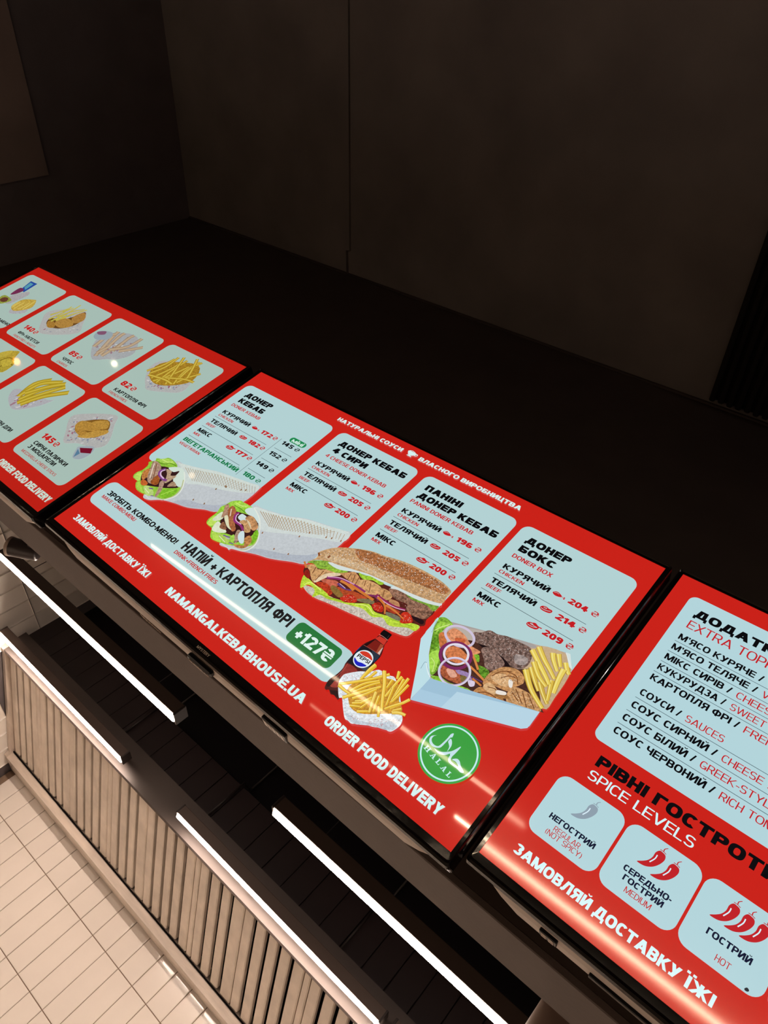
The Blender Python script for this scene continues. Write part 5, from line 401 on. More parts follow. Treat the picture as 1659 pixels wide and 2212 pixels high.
'l_mozz':[('P','bcc1ca',0.12,[(1630.7,791.4),(1574.4,750.1),(1497.1,675.9),(1545.5,620.3),(1674.9,551.7),(1725.6,593.4),(1807.6,683.2),(1779.9,735.7),(1691.3,758.2)]),('K',['a8788f','d4d9e6','8f98b6'],110,13.28,0,2,[(1625.8,776.8),(1510.5,680.0),(1668.6,568.1),(1792.6,681.3),(1703.6,750.2)]),('P','8a6226',0,[(1583.3,708.0),(1569.5,667.6),(1668.7,592.7),(1734.8,635.8),(1720.7,698.2),(1634.7,723.6)]),('P','be9344',0.35,[(1566.8,694.0),(1571.0,660.5),(1653.0,639.4),(1703.6,655.6),(1653.4,687.6),(1594.6,707.0)]),('P','c29848',0.35,[(1620.9,635.2),(1673.5,595.8),(1717.4,622.8),(1694.2,649.6),(1640.3,647.4)]),('P','c89e4c',0.35,[(1644.3,729.4),(1662.9,693.6),(1727.0,634.7),(1747.1,651.8),(1708.3,706.2),(1661.9,732.4)]),('P','b88c40',0.35,[(1591.8,714.8),(1600.9,702.9),(1662.9,693.6),(1650.5,725.4)]),('P','a8b8cc',0,[(1752.0,822.0),(1717.4,781.8),(1715.9,765.5),(1770.9,730.0),(1800.5,756.4),(1793.9,805.8)]),('p','7c1030',0,[(1724.5,769.2),(1778.6,738.8),(1799.0,763.1),(1755.3,785.9)]),('p','5c88b0',0,[(1753.3,818.9),(1723.5,777.9),(1758.0,789.8)])]}
PE0,PE1=(1360.0, 819.8),(1406.4, 818.0)
HAL=[[(1699.8, 917.1), (1717.6, 921.3)], [(1724.9, 922.7), (1742.1, 927.1)], [(1748.0, 927.9), (1762.2, 930.6)], [(1768.5, 932.5), (1785.2, 936.8)], [(1791.6, 938.4), (1805.2, 940.2)]]


# ------------------------------------------------------------------ the setting
def struct(o, kind='structure'): o['kind'] = kind; return o
XL, XR = -1.7, 4.2
YW0, YW1, YB = 0.145, 0.245, 2.65
ZC = 3.58; ZS = 2.024
struct(boxobj('floor', M_floor, XL - .2, XR + .1, -5.2, 2.9, -0.1, 0.0))
# ceiling over the customers: two slabs with an open joint that steps sideways near the wall
cs = empty('ceiling', (0, 0, ZC)); struct(cs)
def slab(name, pts):
    bm = bmesh.new(); a = [bm.verts.new((x, y, 0)) for x, y in pts]; b = [bm.verts.new((x, y, .16)) for x, y in pts]
    bm.faces.new(a); bm.faces.new(b[::-1])
    for i in range(len(pts)): bm.faces.new((a[i], b[i], b[(i + 1) % len(pts)], a[(i + 1) % len(pts)]))
    return finish(name, bm, M_ceil, cs)
slab('slab', [(XL - .15, -5.2), (-.749, -5.2), (-.727, .055), (-.745, .058), (-.743, YW0), (XL - .15, YW0)])
slab('slab', [(-.741, -5.2), (XR + .1, -5.2), (XR + .1, YW0), (-.731, YW0), (-.733, .06), (-.719, .055)])
boxobj('backing', M_black, XL - .15, XR + .1, -5.2, YW0, .16, .2, cs)
# wall carrying the screens, its soffit lit from the kitchen
wf = struct(boxobj('wall_front', M_wallf, XL, XR, YW0, YW1 - .012, ZS + .012, ZC + .2))
struct(boxobj('trim_1', M_beam, XL, XR, YW0 - .001, YW1, ZS, ZS + .012, bev=.0015))
struct(boxobj('trim_2', M_wallf, XL, XR, YW0 - .006, YW0, ZC - .012, ZC - .001, bev=.001))
# side wall
struct(boxobj('wall_left', M_side, XL - .15, XL - .006, -5.2, 2.8, 0, ZC))
boxobj('lit_wall_patch', M_patch, XL - .006, XL + .004, -3.4, -.133, .01, 2.976, bpy.data.objects['wall_left'])  # lit stretch of the side wall, its brightness built as a paler slab
struct(boxobj('wall_right', M_side, XR, XR + .1, -5.2, 2.8, 0, ZC))
struct(boxobj('wall_rear', M_side, XL, XR, -5.3, -5.2, 0, ZC))
# back wall of the kitchen with upright cream tiles
wb = struct(boxobj('wall_back', M_grout, XL, XR, YB + .006, YB + .15, 0, 3.3))
def tile_mesh(w, h, d=.007):
    bm = bmesh.new()
    def ring(i, z): return [bm.verts.new((x, z, y)) for x, y in ((i, i), (w - i, i), (w - i, h - i), (i, h - i))]
    r0, r1, r2, r3 = ring(0, d), ring(.0, .0022), ring(.0016, .0006), ring(.0075, 0.0)
    for a, b in ((r0, r1), (r1, r2), (r2, r3)):
        for i in range(4): bm.faces.new((a[i], a[(i + 1) % 4], b[(i + 1) % 4], b[i]))
    bm.faces.new(r3); bmesh.ops.recalc_face_normals(bm, faces=bm.faces)
    me = bpy.data.meshes.new('tile'); bm.to_mesh(me); bm.free(); me.materials.append(M_tile); return me
TP = .1003; tm = tile_mesh(TP - .0032, .2955 - .0032)
rnd = random.Random(4)
for k in range(-4, 24):
    for r in range(-2, 3):
        x = -1.2575 + TP * k; z = 1.8275 + .2955 * (r - 1)
        if x < XL or z > 2.4 or (r == -2 and k < 2): continue
        o = bpy.data.objects.new('tile', tm); COL.objects.link(o); o.parent = wb
        o.location = (x + .0016, YB + rnd.uniform(-.0004, .0004), z + .0016)
        o.rotation_euler = (rnd.uniform(-.0035, .0035), 0, rnd.uniform(-.004, .004))
# tiles on the side wall (kitchen part)
wl = bpy.data.objects['wall_left']
for k in range(-8, 17):
    for r in range(-4, 2):
        y1 = 1.864 - .103 * k; z = 2.375 + .2985 * r
        if y1 - .1 < YW1 or y1 > 2.64 or (k < 0 and z > 1.95): continue
        o = bpy.data.objects.new('tile', tm); COL.objects.link(o); o.parent = wl
        o.location = (XL - .0 + rnd.uniform(-.0004, .0004), y1 - .0016, z + .0016); o.scale = (1.027, 1, 1.01)
        o.rotation_euler = (0, rnd.uniform(-.003, .003), -math.pi / 2 + rnd.uniform(-.004, .004))
# kitchen ceiling and dark bulkhead behind the hood front
struct(boxobj('wall_kitchen_upper', M_black, XL, XR, 1.935, 2.0, 2.49, 3.3))
struct(boxobj('trim_3', M_black, XL, XR, YW1, 2.9, 3.2, 3.3))
pl = empty('hood_plenum', (0, 1.86, 2.31)); tag(pl, 'dark brown panelled boxing above the extraction hood, under the black ceiling void', 'duct')
boxobj('casing', M_void, XL + .003, 3.0, 1.868, 1.93, 2.302, 2.486, None).parent = pl
pl_inv = Matrix.Translation((0, -1.86, -2.31))
bpy.data.objects['casing'].matrix_parent_inverse = pl_inv
bm = bmesh.new(); box(bm, 0, TP - .003, 0, .008, 0, .176, .0012); pm = bpy.data.meshes.new('panel'); bmesh.ops.recalc_face_normals(bm, faces=bm.faces); bm.to_mesh(pm); bm.free(); pm.materials.append(M_dtile)
for k in range(33):
    o = bpy.data.objects.new('panel', pm); COL.objects.link(o); o.parent = pl; o.location = (-1.6955 + TP * k, rnd.uniform(-.0006, .0006), 0)

# ribbed dark panel under the ceiling, top right
rp = empty('ribbed_ceiling_panel', (.675, 0, 3.55)); tag(rp, 'black ribbed panel fixed under the ceiling at the right edge of the photo', 'ceiling panel')
boxobj('backing', M_rib, 0, .72, -2.4, .118, .012, .029, rp)
bm = bmesh.new(); box(bm, 0, .015, -2.4, .12, -.006, .012, .003); rm = bpy.data.meshes.new('rib'); bmesh.ops.recalc_face_normals(bm, faces=bm.faces); bm.to_mesh(rm); bm.free(); rm.materials.append(M_rib)
for k in range(30):
    o = bpy.data.objects.new('rib', rm); COL.objects.link(o); o.parent = rp; o.location = (.001 + .024 * k, rnd.uniform(-.003, .003), 0)

# ------------------------------------------------------------------ tube lamps
def tube(x0, x1, y, z, label, group, em, drop=None, hh=.045):
    """z = underside of the diffuser"""
    t = empty('linear_lamp', ((x0 + x1) / 2, y, z)); tag(t, label, 'ceiling light', group)
    L = (x1 - x0) / 2
    bm = bmesh.new(); box(bm, -L, L, -.023, .023, .0075, hh, .002, 2); finish('housing', bm, M_house, t)
    bm = bmesh.new(); prof = [(-.0155, .0125)] + [(.0155 * math.cos(a), .0125 - .0145 * math.sin(a)) for a in [math.pi - math.pi * k / 8 for k in range(1, 8)]] + [(.0155, .0125)]
    prism_x(bm, prof, -L + .004, L - .004); finish('diffuser', bm, em, t)
    for s in (-1, 1):
        bm = bmesh.new(); box(bm, s * L - .004, s * L + .004, -.024, .024, .004, hh + .001, .0015); finish('end_cap', bm, M_cap, t)
    if drop:
        for s in (-.72, .72):
            bm = bmesh.new(); cyl(bm, (s * L, 0, hh - .001), (s * L, 0, drop - z), .0013, seg=8); finish('hanging_wire', bm, M_cable, t)
    return t
GK = 'linear lamps in the kitchen'
tube(-1.074, -.074, .866, 2.163, 'left linear lamp hanging above the hood lamps, white tube next to the tiled side wall', GK, M_tube, 3.2)
tube(.335, 1.335, .866, 2.163, 'right linear lamp hanging under the black void, running out of the bottom of the photo', GK, M_tube, 3.2)
tube(.720, 1.72, 1.74, 2.205, 'added unseen lamp continuing the hood front row beyond the bottom edge of the photo', GK, M_tube)  # out of view, put in for more bounce onto the slats
tube(-1.686, -.690, 1.757, 2.196, 'left lamp along the hood front, above the left steel slats', GK, M_tube)
tube(-.330, .683, 1.745, 2.202, 'right lamp along the hood front, above the right steel slats', GK, M_tube)
GH = 'linear lamps over the customers'
tube(-.90, .74, -1.10, 2.165, 'linear lamp behind the viewer that streaks across the middle screen', GH, M_hall, ZC)
tube(-.55, .17, -2.2, 2.106, 'dim linear lamp behind the viewer, second row, left one', GH, emis('dim_hall_tube', (1.0, .74, .5), 8), ZC)
tube(.30, 2.4, -2.2, 2.106, 'bright linear lamp behind the viewer that streaks along the right screen', GH, emis('bright_hall_tube', (1.0, .74, .5), 90), ZC)
tube(2.7, 3.9, -1.4, 3.2, 'added high fill lamp under the ceiling near the right wall, nearer one', GH, emis('fill_tube_light', (1.0, .86, .78), 75), ZC)  # unseen fill lamps, added to lift the dark ceiling and wall
tube(2.7, 3.9, -3.2, 3.2, 'added high fill lamp under the ceiling near the right wall, farther one', GH, bpy.data.materials['fill_tube_light'], ZC)

# ------------------------------------------------------------------ extraction hood
hd = empty('extraction_hood', (0, 0, 0)); tag(hd, 'stainless steel extraction hood with slatted filters seen from below', 'hood')
HX0, HX1 = XL + .006, 3.0
S0 = Vector((0, 1.868, 2.2)); S1 = Vector((0, 2.515, 2.034)); SD = (S1 - S0).normalized(); SL = (S1 - S0).length
SN = Vector((0, SD.z, -SD.y))           # outward: down and towards the viewer
def hood_box(name, m, x0, x1, a0, a1, n0, n1, bev=.001):
    """box in the filter plane: a along the slope, n outwards"""
    bm = bmesh.new(); r = box(bm, x0, x1, a0, a1, n0, n1, bev)
    for v in bm.verts: v.co = Vector((v.co.x, 0, 0)) + S0 + SD * v.co.y + SN * v.co.z
    return finish(name, bm, m, hd)
hood_box('filter_backing', M_void, HX0 + .02, HX1, 0, SL, -.06, -.045)
proto = None; x = HX0 + .028; n = 0
wid = [.047, .043, .045, .05, .028, .044, .046, .043, .06, .044]
while x < 1.75:
    w = wid[n % len(wid)]; g = .019 if n % 10 not in (3, 4, 8) else .004
    o = hood_box('slat', M_slat, x, x + w, .004 + rnd.uniform(0, .004), SL - .012, -.022, 0, .004)
    x += w + g; n += 1
hood_box('top_frame', M_slat, HX0, HX1, -.004, .008, -.05, .003, .002)
bm = bmesh.new(); prism_x(bm, [(2.508, 2.026), (2.513, 1.992), (YB - .001, 1.990), (YB - .001, 2.075), (2.53, 2.075)], HX0, HX1); finish('grease_gutter', bm, M_steel, hd)
boxobj('gutter_lip', M_void, HX0 + .01, HX1, 2.503, 2.512, 2.029, 2.035, hd)
bm = bmesh.new(); prism_x(bm, [(1.838, 2.186), (1.848, 2.181), (1.858, 2.188), (1.862, 2.20), (1.862, 2.303), (1.834, 2.308)], HX0, HX1); finish('front_lip', bm, M_lip, hd)  # lower flange added to shield the slats from direct tube light
bm = bmesh.new(); prism_x(bm, [(1.836, 2.182), (1.87, 2.178), (2.5, 2.016), (2.51, 1.992), (YB - .001, 1.99), (YB - .001, 2.3), (1.836, 2.3)], HX0 - .002, HX0 + .022); finish('end_plate', bm, M_steel, hd)
for xr in (-.864, -.30, .42):
    bm = bmesh.new(); cyl(bm, (xr, 1.848, 2.29), (xr, 1.848, 2.50), .0045, seg=10); cyl(bm, (xr, 1.848, 2.49), (xr + .003, 1.925, 2.52), .0045, seg=10); cyl(bm, (xr + .003, 1.925, 2.51), (xr + .003, 1.925, 3.2), .0045, seg=10)
    tag(finish('conduit', bm, M_cable, None, True), {-.864: 'thin dark conduit rising from the hood front by the left lamp', -.30: 'thin dark conduit rising between the two hood lamps', .42: 'thin dark conduit rising behind the right hanging lamp'}[xr], 'pipe')

# worktop below the hood and the counter under the screens: out of the photo, they bounce the kitchen light
wt = empty('kitchen_worktop', (.4, 2.3, 0)); tag(wt, 'steel worktop with a backsplash standing under the extraction hood', 'worktop')
boxobj('top', M_work, -2.0, 2.6, -.33, .34, .86, .9, wt, .004); boxobj('cabinet', M_work, -1.98, 2.58, -.29, .33, .08, .86, wt, .003); boxobj('plinth', M_black, -1.95, 2.55, -.22, .3, 0, .08, wt)
ct = empty('serving_counter', (1.0, .35, 0)); tag(ct, 'pale serving counter standing under the menu screens', 'counter')
boxobj('top', M_work, -2.2, 2.6, -.3, .32, 1.0, 1.04, ct, .004); boxobj('front_panel', M_side, -2.18, 2.58, -.24, .28, 0.0, 1.0, ct, .003)

# ------------------------------------------------------------------ menu screens
MW = Matrix(((0.999638682, 0.013400519, -0.023300902), (-0.019940508, -0.211583264, -0.977156537), (-0.018024485, 0.977268105, -0.211239602)))
def tv_matrix(q):
    off = MW @ Vector(q[:3]) + Vector((0, 0, 2.0))
    return Matrix.Translation(off) @ (MW @ Matrix.Rotation(q[3], 3, 'Y')).to_4x4()
W = .941
def tv(q, label, gain, kind):
    t = empty('menu_screen', mw=tv_matrix(q)); tag(t, label, 'screen', 'menu screens on the wall')
    # frame: flat inner ledge then a rounded glossy outer rim
    oB, oT, oS = .018, .008, .0105
    def frame(rings, name, m):
        bm = bmesh.new(); R = []
        for (b, tt, s, z) in rings:
            pts = [(-s, -b), (W + s, -b), (W + s, HH + tt), (-s, HH + tt)]
            P = []
            rad = .004 if z > -.05 else .02
            for (cx, cy), a in zip([(pts[0][0] + rad, pts[0][1] + rad), (pts[1][0] - rad, pts[1][1] + rad), (pts[2][0] - rad, pts[2][1] - rad), (pts[3][0] + rad, pts[3][1] - rad)], (180, 270, 0, 90)):
                if s <= 0: P.append((cx - rad if a in (180, 90) else cx + rad, cy - rad if a in (180, 270) else cy + rad)); continue
                for k in range(5):
                    an = math.radians(a + 90 * k / 4); P.append((cx + rad * math.cos(an), cy + rad * math.sin(an)))
            if s <= 0: P = [p for p in P for _ in range(5)]
            R.append([bm.verts.new((x_, y_, z)) for x_, y_ in P])
        for a, b in zip(R, R[1:]):
            for i in range(20): bm.faces.new((a[i], a[(i + 1) % 20], b[(i + 1) % 20], b[i]))
        bmesh.ops.remove_doubles(bm, verts=bm.verts, dist=1e-6)
        return finish(name, bm, m, t)
    frame([(0, 0, 0, -.002), (0, 0, 0, .0012), (.010, .004, .005, .0016), (.0108, .0045, .0058, .0022)], 'bezel', M_gloss)
    frame([(.0108, .0045, .0058, .0021), (.0135, .006, .0068, .0032), (.0165, .0074, .0080, .001), (.0178, .008, .0085, -.006), (.0135, .008, .0085, -.028), (.010, .004, .005, -.034), (-.06, -.06, -.06, -.035)], 'rim', M_rim)
    # rear cover: shallow box with chamfered ends
    bm = bmesh.new()
    secs = [(.010, W - .010, -.0108, -.031), (.03, W - .03, -.0148, -.041), (.055, W - .055, -.0168, -.052), (.085, W - .085, -.010, -.064), (.14, W - .14, .05, -.082)]
    prev = None
    for (xa, xb, yb, z) in secs:
        yt = HH - .03 - (z + .033) * -2.0
        r_ = [bm.verts.new(p) for p in ((xa, yb + .004, z), (xa + .012, yb, z), (xb - .012, yb, z), (xb, yb + .004, z), (xb, yt, z), (xa, yt, z))]
        if prev:
            for i in range(6): bm.faces.new((prev[i], prev[(i + 1) % 6], r_[(i + 1) % 6], r_[i]))
        prev = r_
    bm.faces.new(prev); finish('rear_cover', bm, M_rear, t)
    bm = bmesh.new(); box(bm, .30, .36, .10, .42, -.112, -.078, .003); box(bm, .58, .64, .10, .42, -.112, -.078, .003); box(bm, .25, .69, .22, .30, -.122, -.110, .002)
    finish('wall_bracket', bm, M_black, t)
    if kind == 'C':
        # oval speaker grille, joystick module with marks, port block
        def under(name, xa, xb, ya, yb, z, m, rnd_=.5, th=.002):
            bm = bmesh.new(); P = [(x_, y_) for x_, y_ in rr(xa, ya, xb, yb, (yb - ya) * rnd_, 4)]
            f = []
            for x_, y_ in P:    # plane under the cover: local y -> depth
                f.append((x_, y_))
            lo = [bm.verts.new((a, z - (b - ya) * -.42 - .001, b)) for a, b in f]; hi = [bm.verts.new((a, z - (b - ya) * -.42 + th + .004, b)) for a, b in f]
            bm.faces.new(lo); bm.faces.new(hi[::-1])
            for i in range(len(f)): bm.faces.new((lo[i], hi[i], hi[(i + 1) % len(f)], lo[(i + 1) % len(f)]))
            return finish(name, bm, m, t)
        g1 = under('speaker_grille', .272, .345, -.058, -.040, -.0118, M_port)
        for k in range(7):
            bm = bmesh.new(); cyl(bm, (.284 + .008 * k, -.0190, -.044 - .001 * k), (.291 + .008 * k, -.0190, -.053), .0006, seg=6); finish('grille_bar', bm, M_icon, g1)
        md = boxobj('control_module', M_port, .423, .483, -.0225, -.012, -.047, -.034, t, .003)
        mi = boxobj('module_plate', M_icon, .428, .478, -.0226, -.0215, -.0475, -.0395, None, .002); mi.parent = md
        for k, (xx, zz) in enumerate(((.436, -.0435), (.446, -.0435), (.457, -.042), (.462, -.0455), (.470, -.0435))):
            bm = bmesh.new(); cyl(bm, (xx, -.0232, zz), (xx, -.0224, zz), .0026, seg=14); finish('button', bm, M_port, md)
        pb = boxobj('port_block', M_port, .60, .652, -.019, -.008, -.060, -.036, t, .0015)
        for k in range(5):
            bm = bmesh.new(); box(bm, .604 + .009 * k, .611 + .009 * k, -.0195, -.0188, -.056, -.040, .0006); finish('port_mark', bm, M_icon if k % 2 else M_rear, pb)
        # maker's lettering on the bezel
        L = text_polys('MYSTERY', 927, 1101.5, 988, 9.5, .19)
        p_ = Pic(.0024); p_.polys(L, 'b8a89c')
        o = p_.build('maker_lettering', M_icon, t)
    if kind == 'R':
        pb = boxobj('port_block', M_port, .098, .122, -.0175, -.008, -.052, -.036, t, .001)
        for k in range(4):
            bm = bmesh.new(); box(bm, .101 + .010 * (k % 2), .1085 + .010 * (k % 2), -.0182, -.0172, -.050 + .007 * (k // 2), -.0445 + .007 * (k // 2), .0005); finish('port_mark', bm, M_icon, pb)
        boxobj('cover_recess', M_port, .165, .52, -.0195, -.010, -.052, -.043, t, .001)
    pm_ = print_mat('screen_pixels_' + {'L': 'left', 'C': 'middle', 'R': 'right'}[kind], gain, {'L': .05, 'C': .035, 'R': .06}[kind])
    pic = Pic(0.0); pic.poly([(0, 0), (1920, 0), (1920, 1080), (0, 1080)], RED)
    bg = pic.build('screen_panel', pm_, t)
    return t, bg, pm_

RED = 'cb2118'; WH = 'b4d3d5'; BK = '08080c'; TR = 'c41c22'; GN = '157a48'
ZL = [2e-5]
def sub(bg, m, name, fn, label=None):
    p_ = Pic(ZL[0]); fn(p_); ZL[0] = p_.z + 1e-5
    o = p_.build(name, m, bg)
    if label: o['label'] = label
    return o
HV, BD, MD, LT = .325, .255, .19, .12

# ---- middle screen
ZL[0] = 3e-5
tC, bgC, mC = tv((0, 0, 0, 0), 'middle red menu screen, whole in the photo, with wraps, a sandwich and a food box', (1, 1, 1), 'C')
def card(bg, m, x0, y0, x1, y1, r, col=None): sub(bg, m, 'menu_card', lambda p: p.poly(rr(x0, y0, x1, y1, r), col or WH))
def T(bg, m, s, x0, b, x1, cap, t, col, fitn=None, rot=0.0, gap=None, name='lettering'):
    return sub(bg, m, name, lambda p: p.polys(text_polys(s, x0, b, x1, cap, t, fitn, rot, gap), col))
def leg(p, x, y):
    p.poly(smooth([(x, y), (x + 5, y - 8), (x + 14, y - 10), (x + 24, y - 7), (x + 31, y - 3), (x + 31, y + 1), (x + 22, y + 5), (x + 10, y + 6)]), TR)
    p.stroke([(x + 29, y - 1), (x + 40, y + 0)], 4, 3, TR); p.poly(smooth([(x + 38, y - 4), (x + 43, y - 3), (x + 42, y + 0), (x + 44, y + 3), (x + 39, y + 4)]), TR); p.stroke([(x + 4, y - 3), (x + 12, y - 6), (x + 20, y - 5)], 1.6, 1, WH); p.stroke([(x + 31, y - .5), (x + 40, y)], 1.6, 1.6, WH)
def steak(p, x, y):
    p.poly(smooth([(x, y), (x + 3, y - 9), (x + 14, y - 13), (x + 24, y - 11), (x + 36, y - 11), (x + 39, y - 5), (x + 34, y + 2), (x + 22, y + 5), (x + 8, y + 5)]), TR)
    p.stroke([(x + 3, y - 1), (x + 12, y + 0), (x + 22, y - 1), (x + 34, y - 6)], 1.8, 1.8, WH); p.poly(smooth([(x + 8, y - 7), (x + 14, y - 10), (x + 20, y - 8), (x + 16, y - 5)]), WH); p.poly(smooth([(x + 11, y - 7), (x + 14, y - 9), (x + 18, y - 8), (x + 15, y - 6)]), TR)
def mixi(p, x, y):
    steak(p, x, y + 3); p.poly(smooth([(x + 14, y - 10), (x + 22, y - 14), (x + 32, y - 10), (x + 40, y - 8), (x + 32, y - 3), (x + 20, y - 5)]), TR); p.stroke([(x + 36, y - 7), (x + 47, y - 8)], 3, 4, TR); p.stroke([(x + 12, y - 6), (x + 22, y - 3), (x + 34, y - 3)], 1.6, 1.6, WH)
cards = [(21, 559, 655), (598, 1006, 640), (1040, 1443, 600), (1467, 1884, 648)]
for x0, x1, yb in cards: card(bgC, mC, x0, 90, x1, yb, 30)
g = 'g'
heads = [(66, ['ДОНЕР', 'КЕБАБ'], [(66, 232), (70, 228)], 'DONER KEBAB', (64, 245)),
         (640, ['ДОНЕР КЕБАБ', '4 СИРИ'], [(640, 980), (645, 822)], '4 CHEESE DONER KEBAB', (641, 951)),
         (1077, ['ПАНІНІ', 'ДОНЕР КЕБАБ'], [(1078, 1240), (1078, 1421)], 'PANINI DONER KEBAB', (1073, 1347)),
         (1509, ['ДОНЕР', 'БОКС'], [(1508, 1674), (1510, 1645)], 'DONER BOX', (1509, 1658))]
prices = [('172', '182', '177'), ('196', '205', '200'), ('196', '205', '200'), ('204', '214', '209')]
for (hx, tt, sp, en, es), pr in zip(heads, prices):
    for s, (a, b), by in zip(tt, sp, (159, 202)): T(bgC, mC, s, a, by, b, 28, HV, BK)
    T(bgC, mC, en, es[0], 235, es[1], 17, MD, TR)
    C1 = hx == 66; k = 1.0 if C1 else (hx - 640) * 1.0
    bx = 68 if C1 else hx + 2
    for s, e, by, wd, we in (('КУРЯЧИЙ', 'CHICKEN', 289, 171 if not C1 else 172, 93), ('ТЕЛЯЧИЙ', 'BEEF', 357, 166, 53), ('МІКС', 'MIX', 427, 83, 40)):
        T(bgC, mC, s, bx, by, bx + wd, 20.5, BD, BK); T(bgC, mC, e, bx, by + 22, bx + we, 13.5, MD, TR)
    px = 312 if C1 else hx + 240
    for i, v in enumerate(pr):
        T(bgC, mC, v, px + (0 if v[0] != '1' else 2), 286 + 70 * i, px + 64, 21, HV, TR)
        T(bgC, mC, '₴', px + 78 if not C1 else px + 73, 284 + 70 * i, (px + 98 if not C1 else px + 92), 19, .17, TR)
        ix = px - 56
        sub(bgC, mC, 'meat_icon', lambda p, i=i, ix=ix: (leg, steak, mixi)[i](p, ix, 279 + 70 * i))
    for i in range(3 if C1 else 2):
        y = 322 + 71.5 * i; sub(bgC, mC, 'rule_line', lambda p, y=y: p.stroke([(bx - 6, y), (bx + 324, y)], 1.7, 1.7, '4a5a62'))
T(bgC, mC, 'ВЕГЕТАРІАНСЬКИЙ', 66, 500, 411, 20.5, BD, GN); T(bgC, mC, 'VEGETARIAN', 68, 523, 201, 13.5, MD, TR)
sub(bgC, mC, 'rule_line', lambda p: p.stroke([(422, 262), (422, 509)], 1.7, 1.7, '4a5a62'))
for i, v in enumerate(('145', '152', '149', '180')):
    c_ = GN if v == '180' else BK
    T(bgC, mC, v, 441, 285 + 69.5 * i, 502, 20.5, .27, c_); T(bgC, mC, '₴', 515, 283 + 69.5 * i, 535, 18, .16, c_)
    if i < 3: sub(bgC, mC, 'rule_line', lambda p, y=316 + 70.5 * i: p.stroke([(436, y), (536, y)], 1.7, 1.7, '4a5a62'))
sub(bgC, mC, 'badge', lambda p: p.poly(rr(453, 228, 540, 256, 14), '1f8a50')); T(bgC, mC, 'міні', 466, 252, 528, 20, .21, 'd8f2e8')
sub(bgC, mC, 'menu_card', lambda p: p.poly(rr(22, 815, 1360, 942, 36), WH))
T(bgC, mC, 'ЗРОБІТЬ КОМБО-МЕНЮ!', 64, 878, 512, 23, .24, BK); T(bgC, mC, 'MAKE COMBO-MENU', 62, 901, 286, 15.5, MD, TR)
T(bgC, mC, 'НАПІЙ + КАРТОПЛЯ ФРІ', 545, 876, 1108, 40, .25, '16161a'); T(bgC, mC, 'DRINK+FRENCH FRIES', 541, 904, 779, 15.5, MD, TR)
sub(bgC, mC, 'badge', lambda p: p.poly(rr(1127, 828, 1318, 908, 20), '23763a')); T(bgC, mC, '+127₴', 1146, 889, 1300, 42, .27, 'e0f4ee')
WT = 'd6f2f0'
T(bgC, mC, 'ЗАМОВЛЯЙ ДОСТАВКУ ЇЖІ', 64, 1034, 552, 27, .26, WT); T(bgC, mC, 'NAMANGALKEBABHOUSE.UA', 660, 1032, 1337, 30, .28, WT); T(bgC, mC, 'ORDER FOOD DELIVERY', 1428, 1034, 1843, 31, .29, WT)
T(bgC, mC, 'НАТУРАЛЬНІ СОУСИ', 533, 54, 878, 20, .27, WT); T(bgC, mC, 'ВЛАСНОГО ВИРОБНИЦТВА', 961, 54, 1417, 20, .27, WT)
def cup(p):
    p.poly(smooth([(900, 31), (938, 31), (932, 44), (922, 50), (912, 50), (904, 43)]), WT); p.poly([(910, 51), (926, 51), (930, 56), (906, 56)], WT); p.stroke([(935, 34), (944, 33), (943, 41), (934, 43)], 3, 3, WT); p.stroke([(902, 30), (914, 26), (930, 29)], 3, 2, WT)
sub(bgC, mC, 'sauce_cup_icon', cup)
sub(bgC, mC, 'wrap_picture', lambda p: p.run(ART['wrap1'], seed=2), 'flat picture of a chicken wrap')
sub(bgC, mC, 'wrap_picture', lambda p: p.run(ART['wrap2'], seed=3), 'flat picture of a cheese wrap')
sub(bgC, mC, 'sandwich_picture', lambda p: p.run(ART['panini'], seed=4))
sub(bgC, mC, 'food_box_picture', lambda p: p.run(ART['box'], seed=5))
sub(bgC, mC, 'drink_and_fries_picture', lambda p: p.run(ART['bottle'], seed=6))
T(bgC, mC, 'PEPSI', PE0[0], PE0[1], PE1[0], 12.5, .24, BK, None, math.atan2(PE1[1] - PE0[1], PE1[0] - PE0[0]))
def halal(p):
    cx, cy = 1763, 886
    circ = lambda r, c: p.poly([(cx + r * math.cos(2 * math.pi * i / 64), cy + r * math.sin(2 * math.pi * i / 64)) for i in range(64)], c)
    circ(84, '3aa244'); circ(78, 'c4ecee'); circ(73.5, '389f40')
    p.run(ART['halal'])
    for ch, (a, b) in zip('HALAL', HAL):
        rot = math.atan2(b[1] - a[1], b[0] - a[0]); L = math.hypot(b[0] - a[0], b[1] - a[1]); h = 14.5
        def tp(x, y): return (a[0] + x * math.cos(rot) + y * math.sin(rot), a[1] + x * math.sin(rot) - y * math.cos(rot))
        R_ = lambda x0, x1, y0, y1: p.poly([tp(x0 * L, y0 * h), tp(x1 * L, y0 * h), tp(x1 * L, y1 * h), tp(x0 * L, y1 * h)], 'c8eef0', 0, False)
        if ch == 'H':
            for x0 in (.12, .66): R_(x0, x0 + .22, 0, 1); R_(x0 - .12, x0 + .34, 0, .1); R_(x0 - .12, x0 + .34, .9, 1)
            R_(.3, .7, .45, .55)
        elif ch == 'A':
            p.poly([tp(.15 * L, 0), tp(.26 * L, 0), tp(.55 * L, h), tp(.45 * L, h)], 'c8eef0', 0, False); p.poly([tp(.65 * L, 0), tp(.9 * L, 0), tp(.6 * L, h), tp(.42 * L, h)], 'c8eef0', 0, False)
            R_(.25, .75, .3, .4); R_(.02, .4, 0, .09); R_(.55, 1, 0, .09)
        else: R_(.2, .46, 0, 1); R_(.05, .62, .9, 1); R_(.05, .95, 0, .11); R_(.84, .95, 0, .34)
sub(bgC, mC, 'halal_badge', halal)

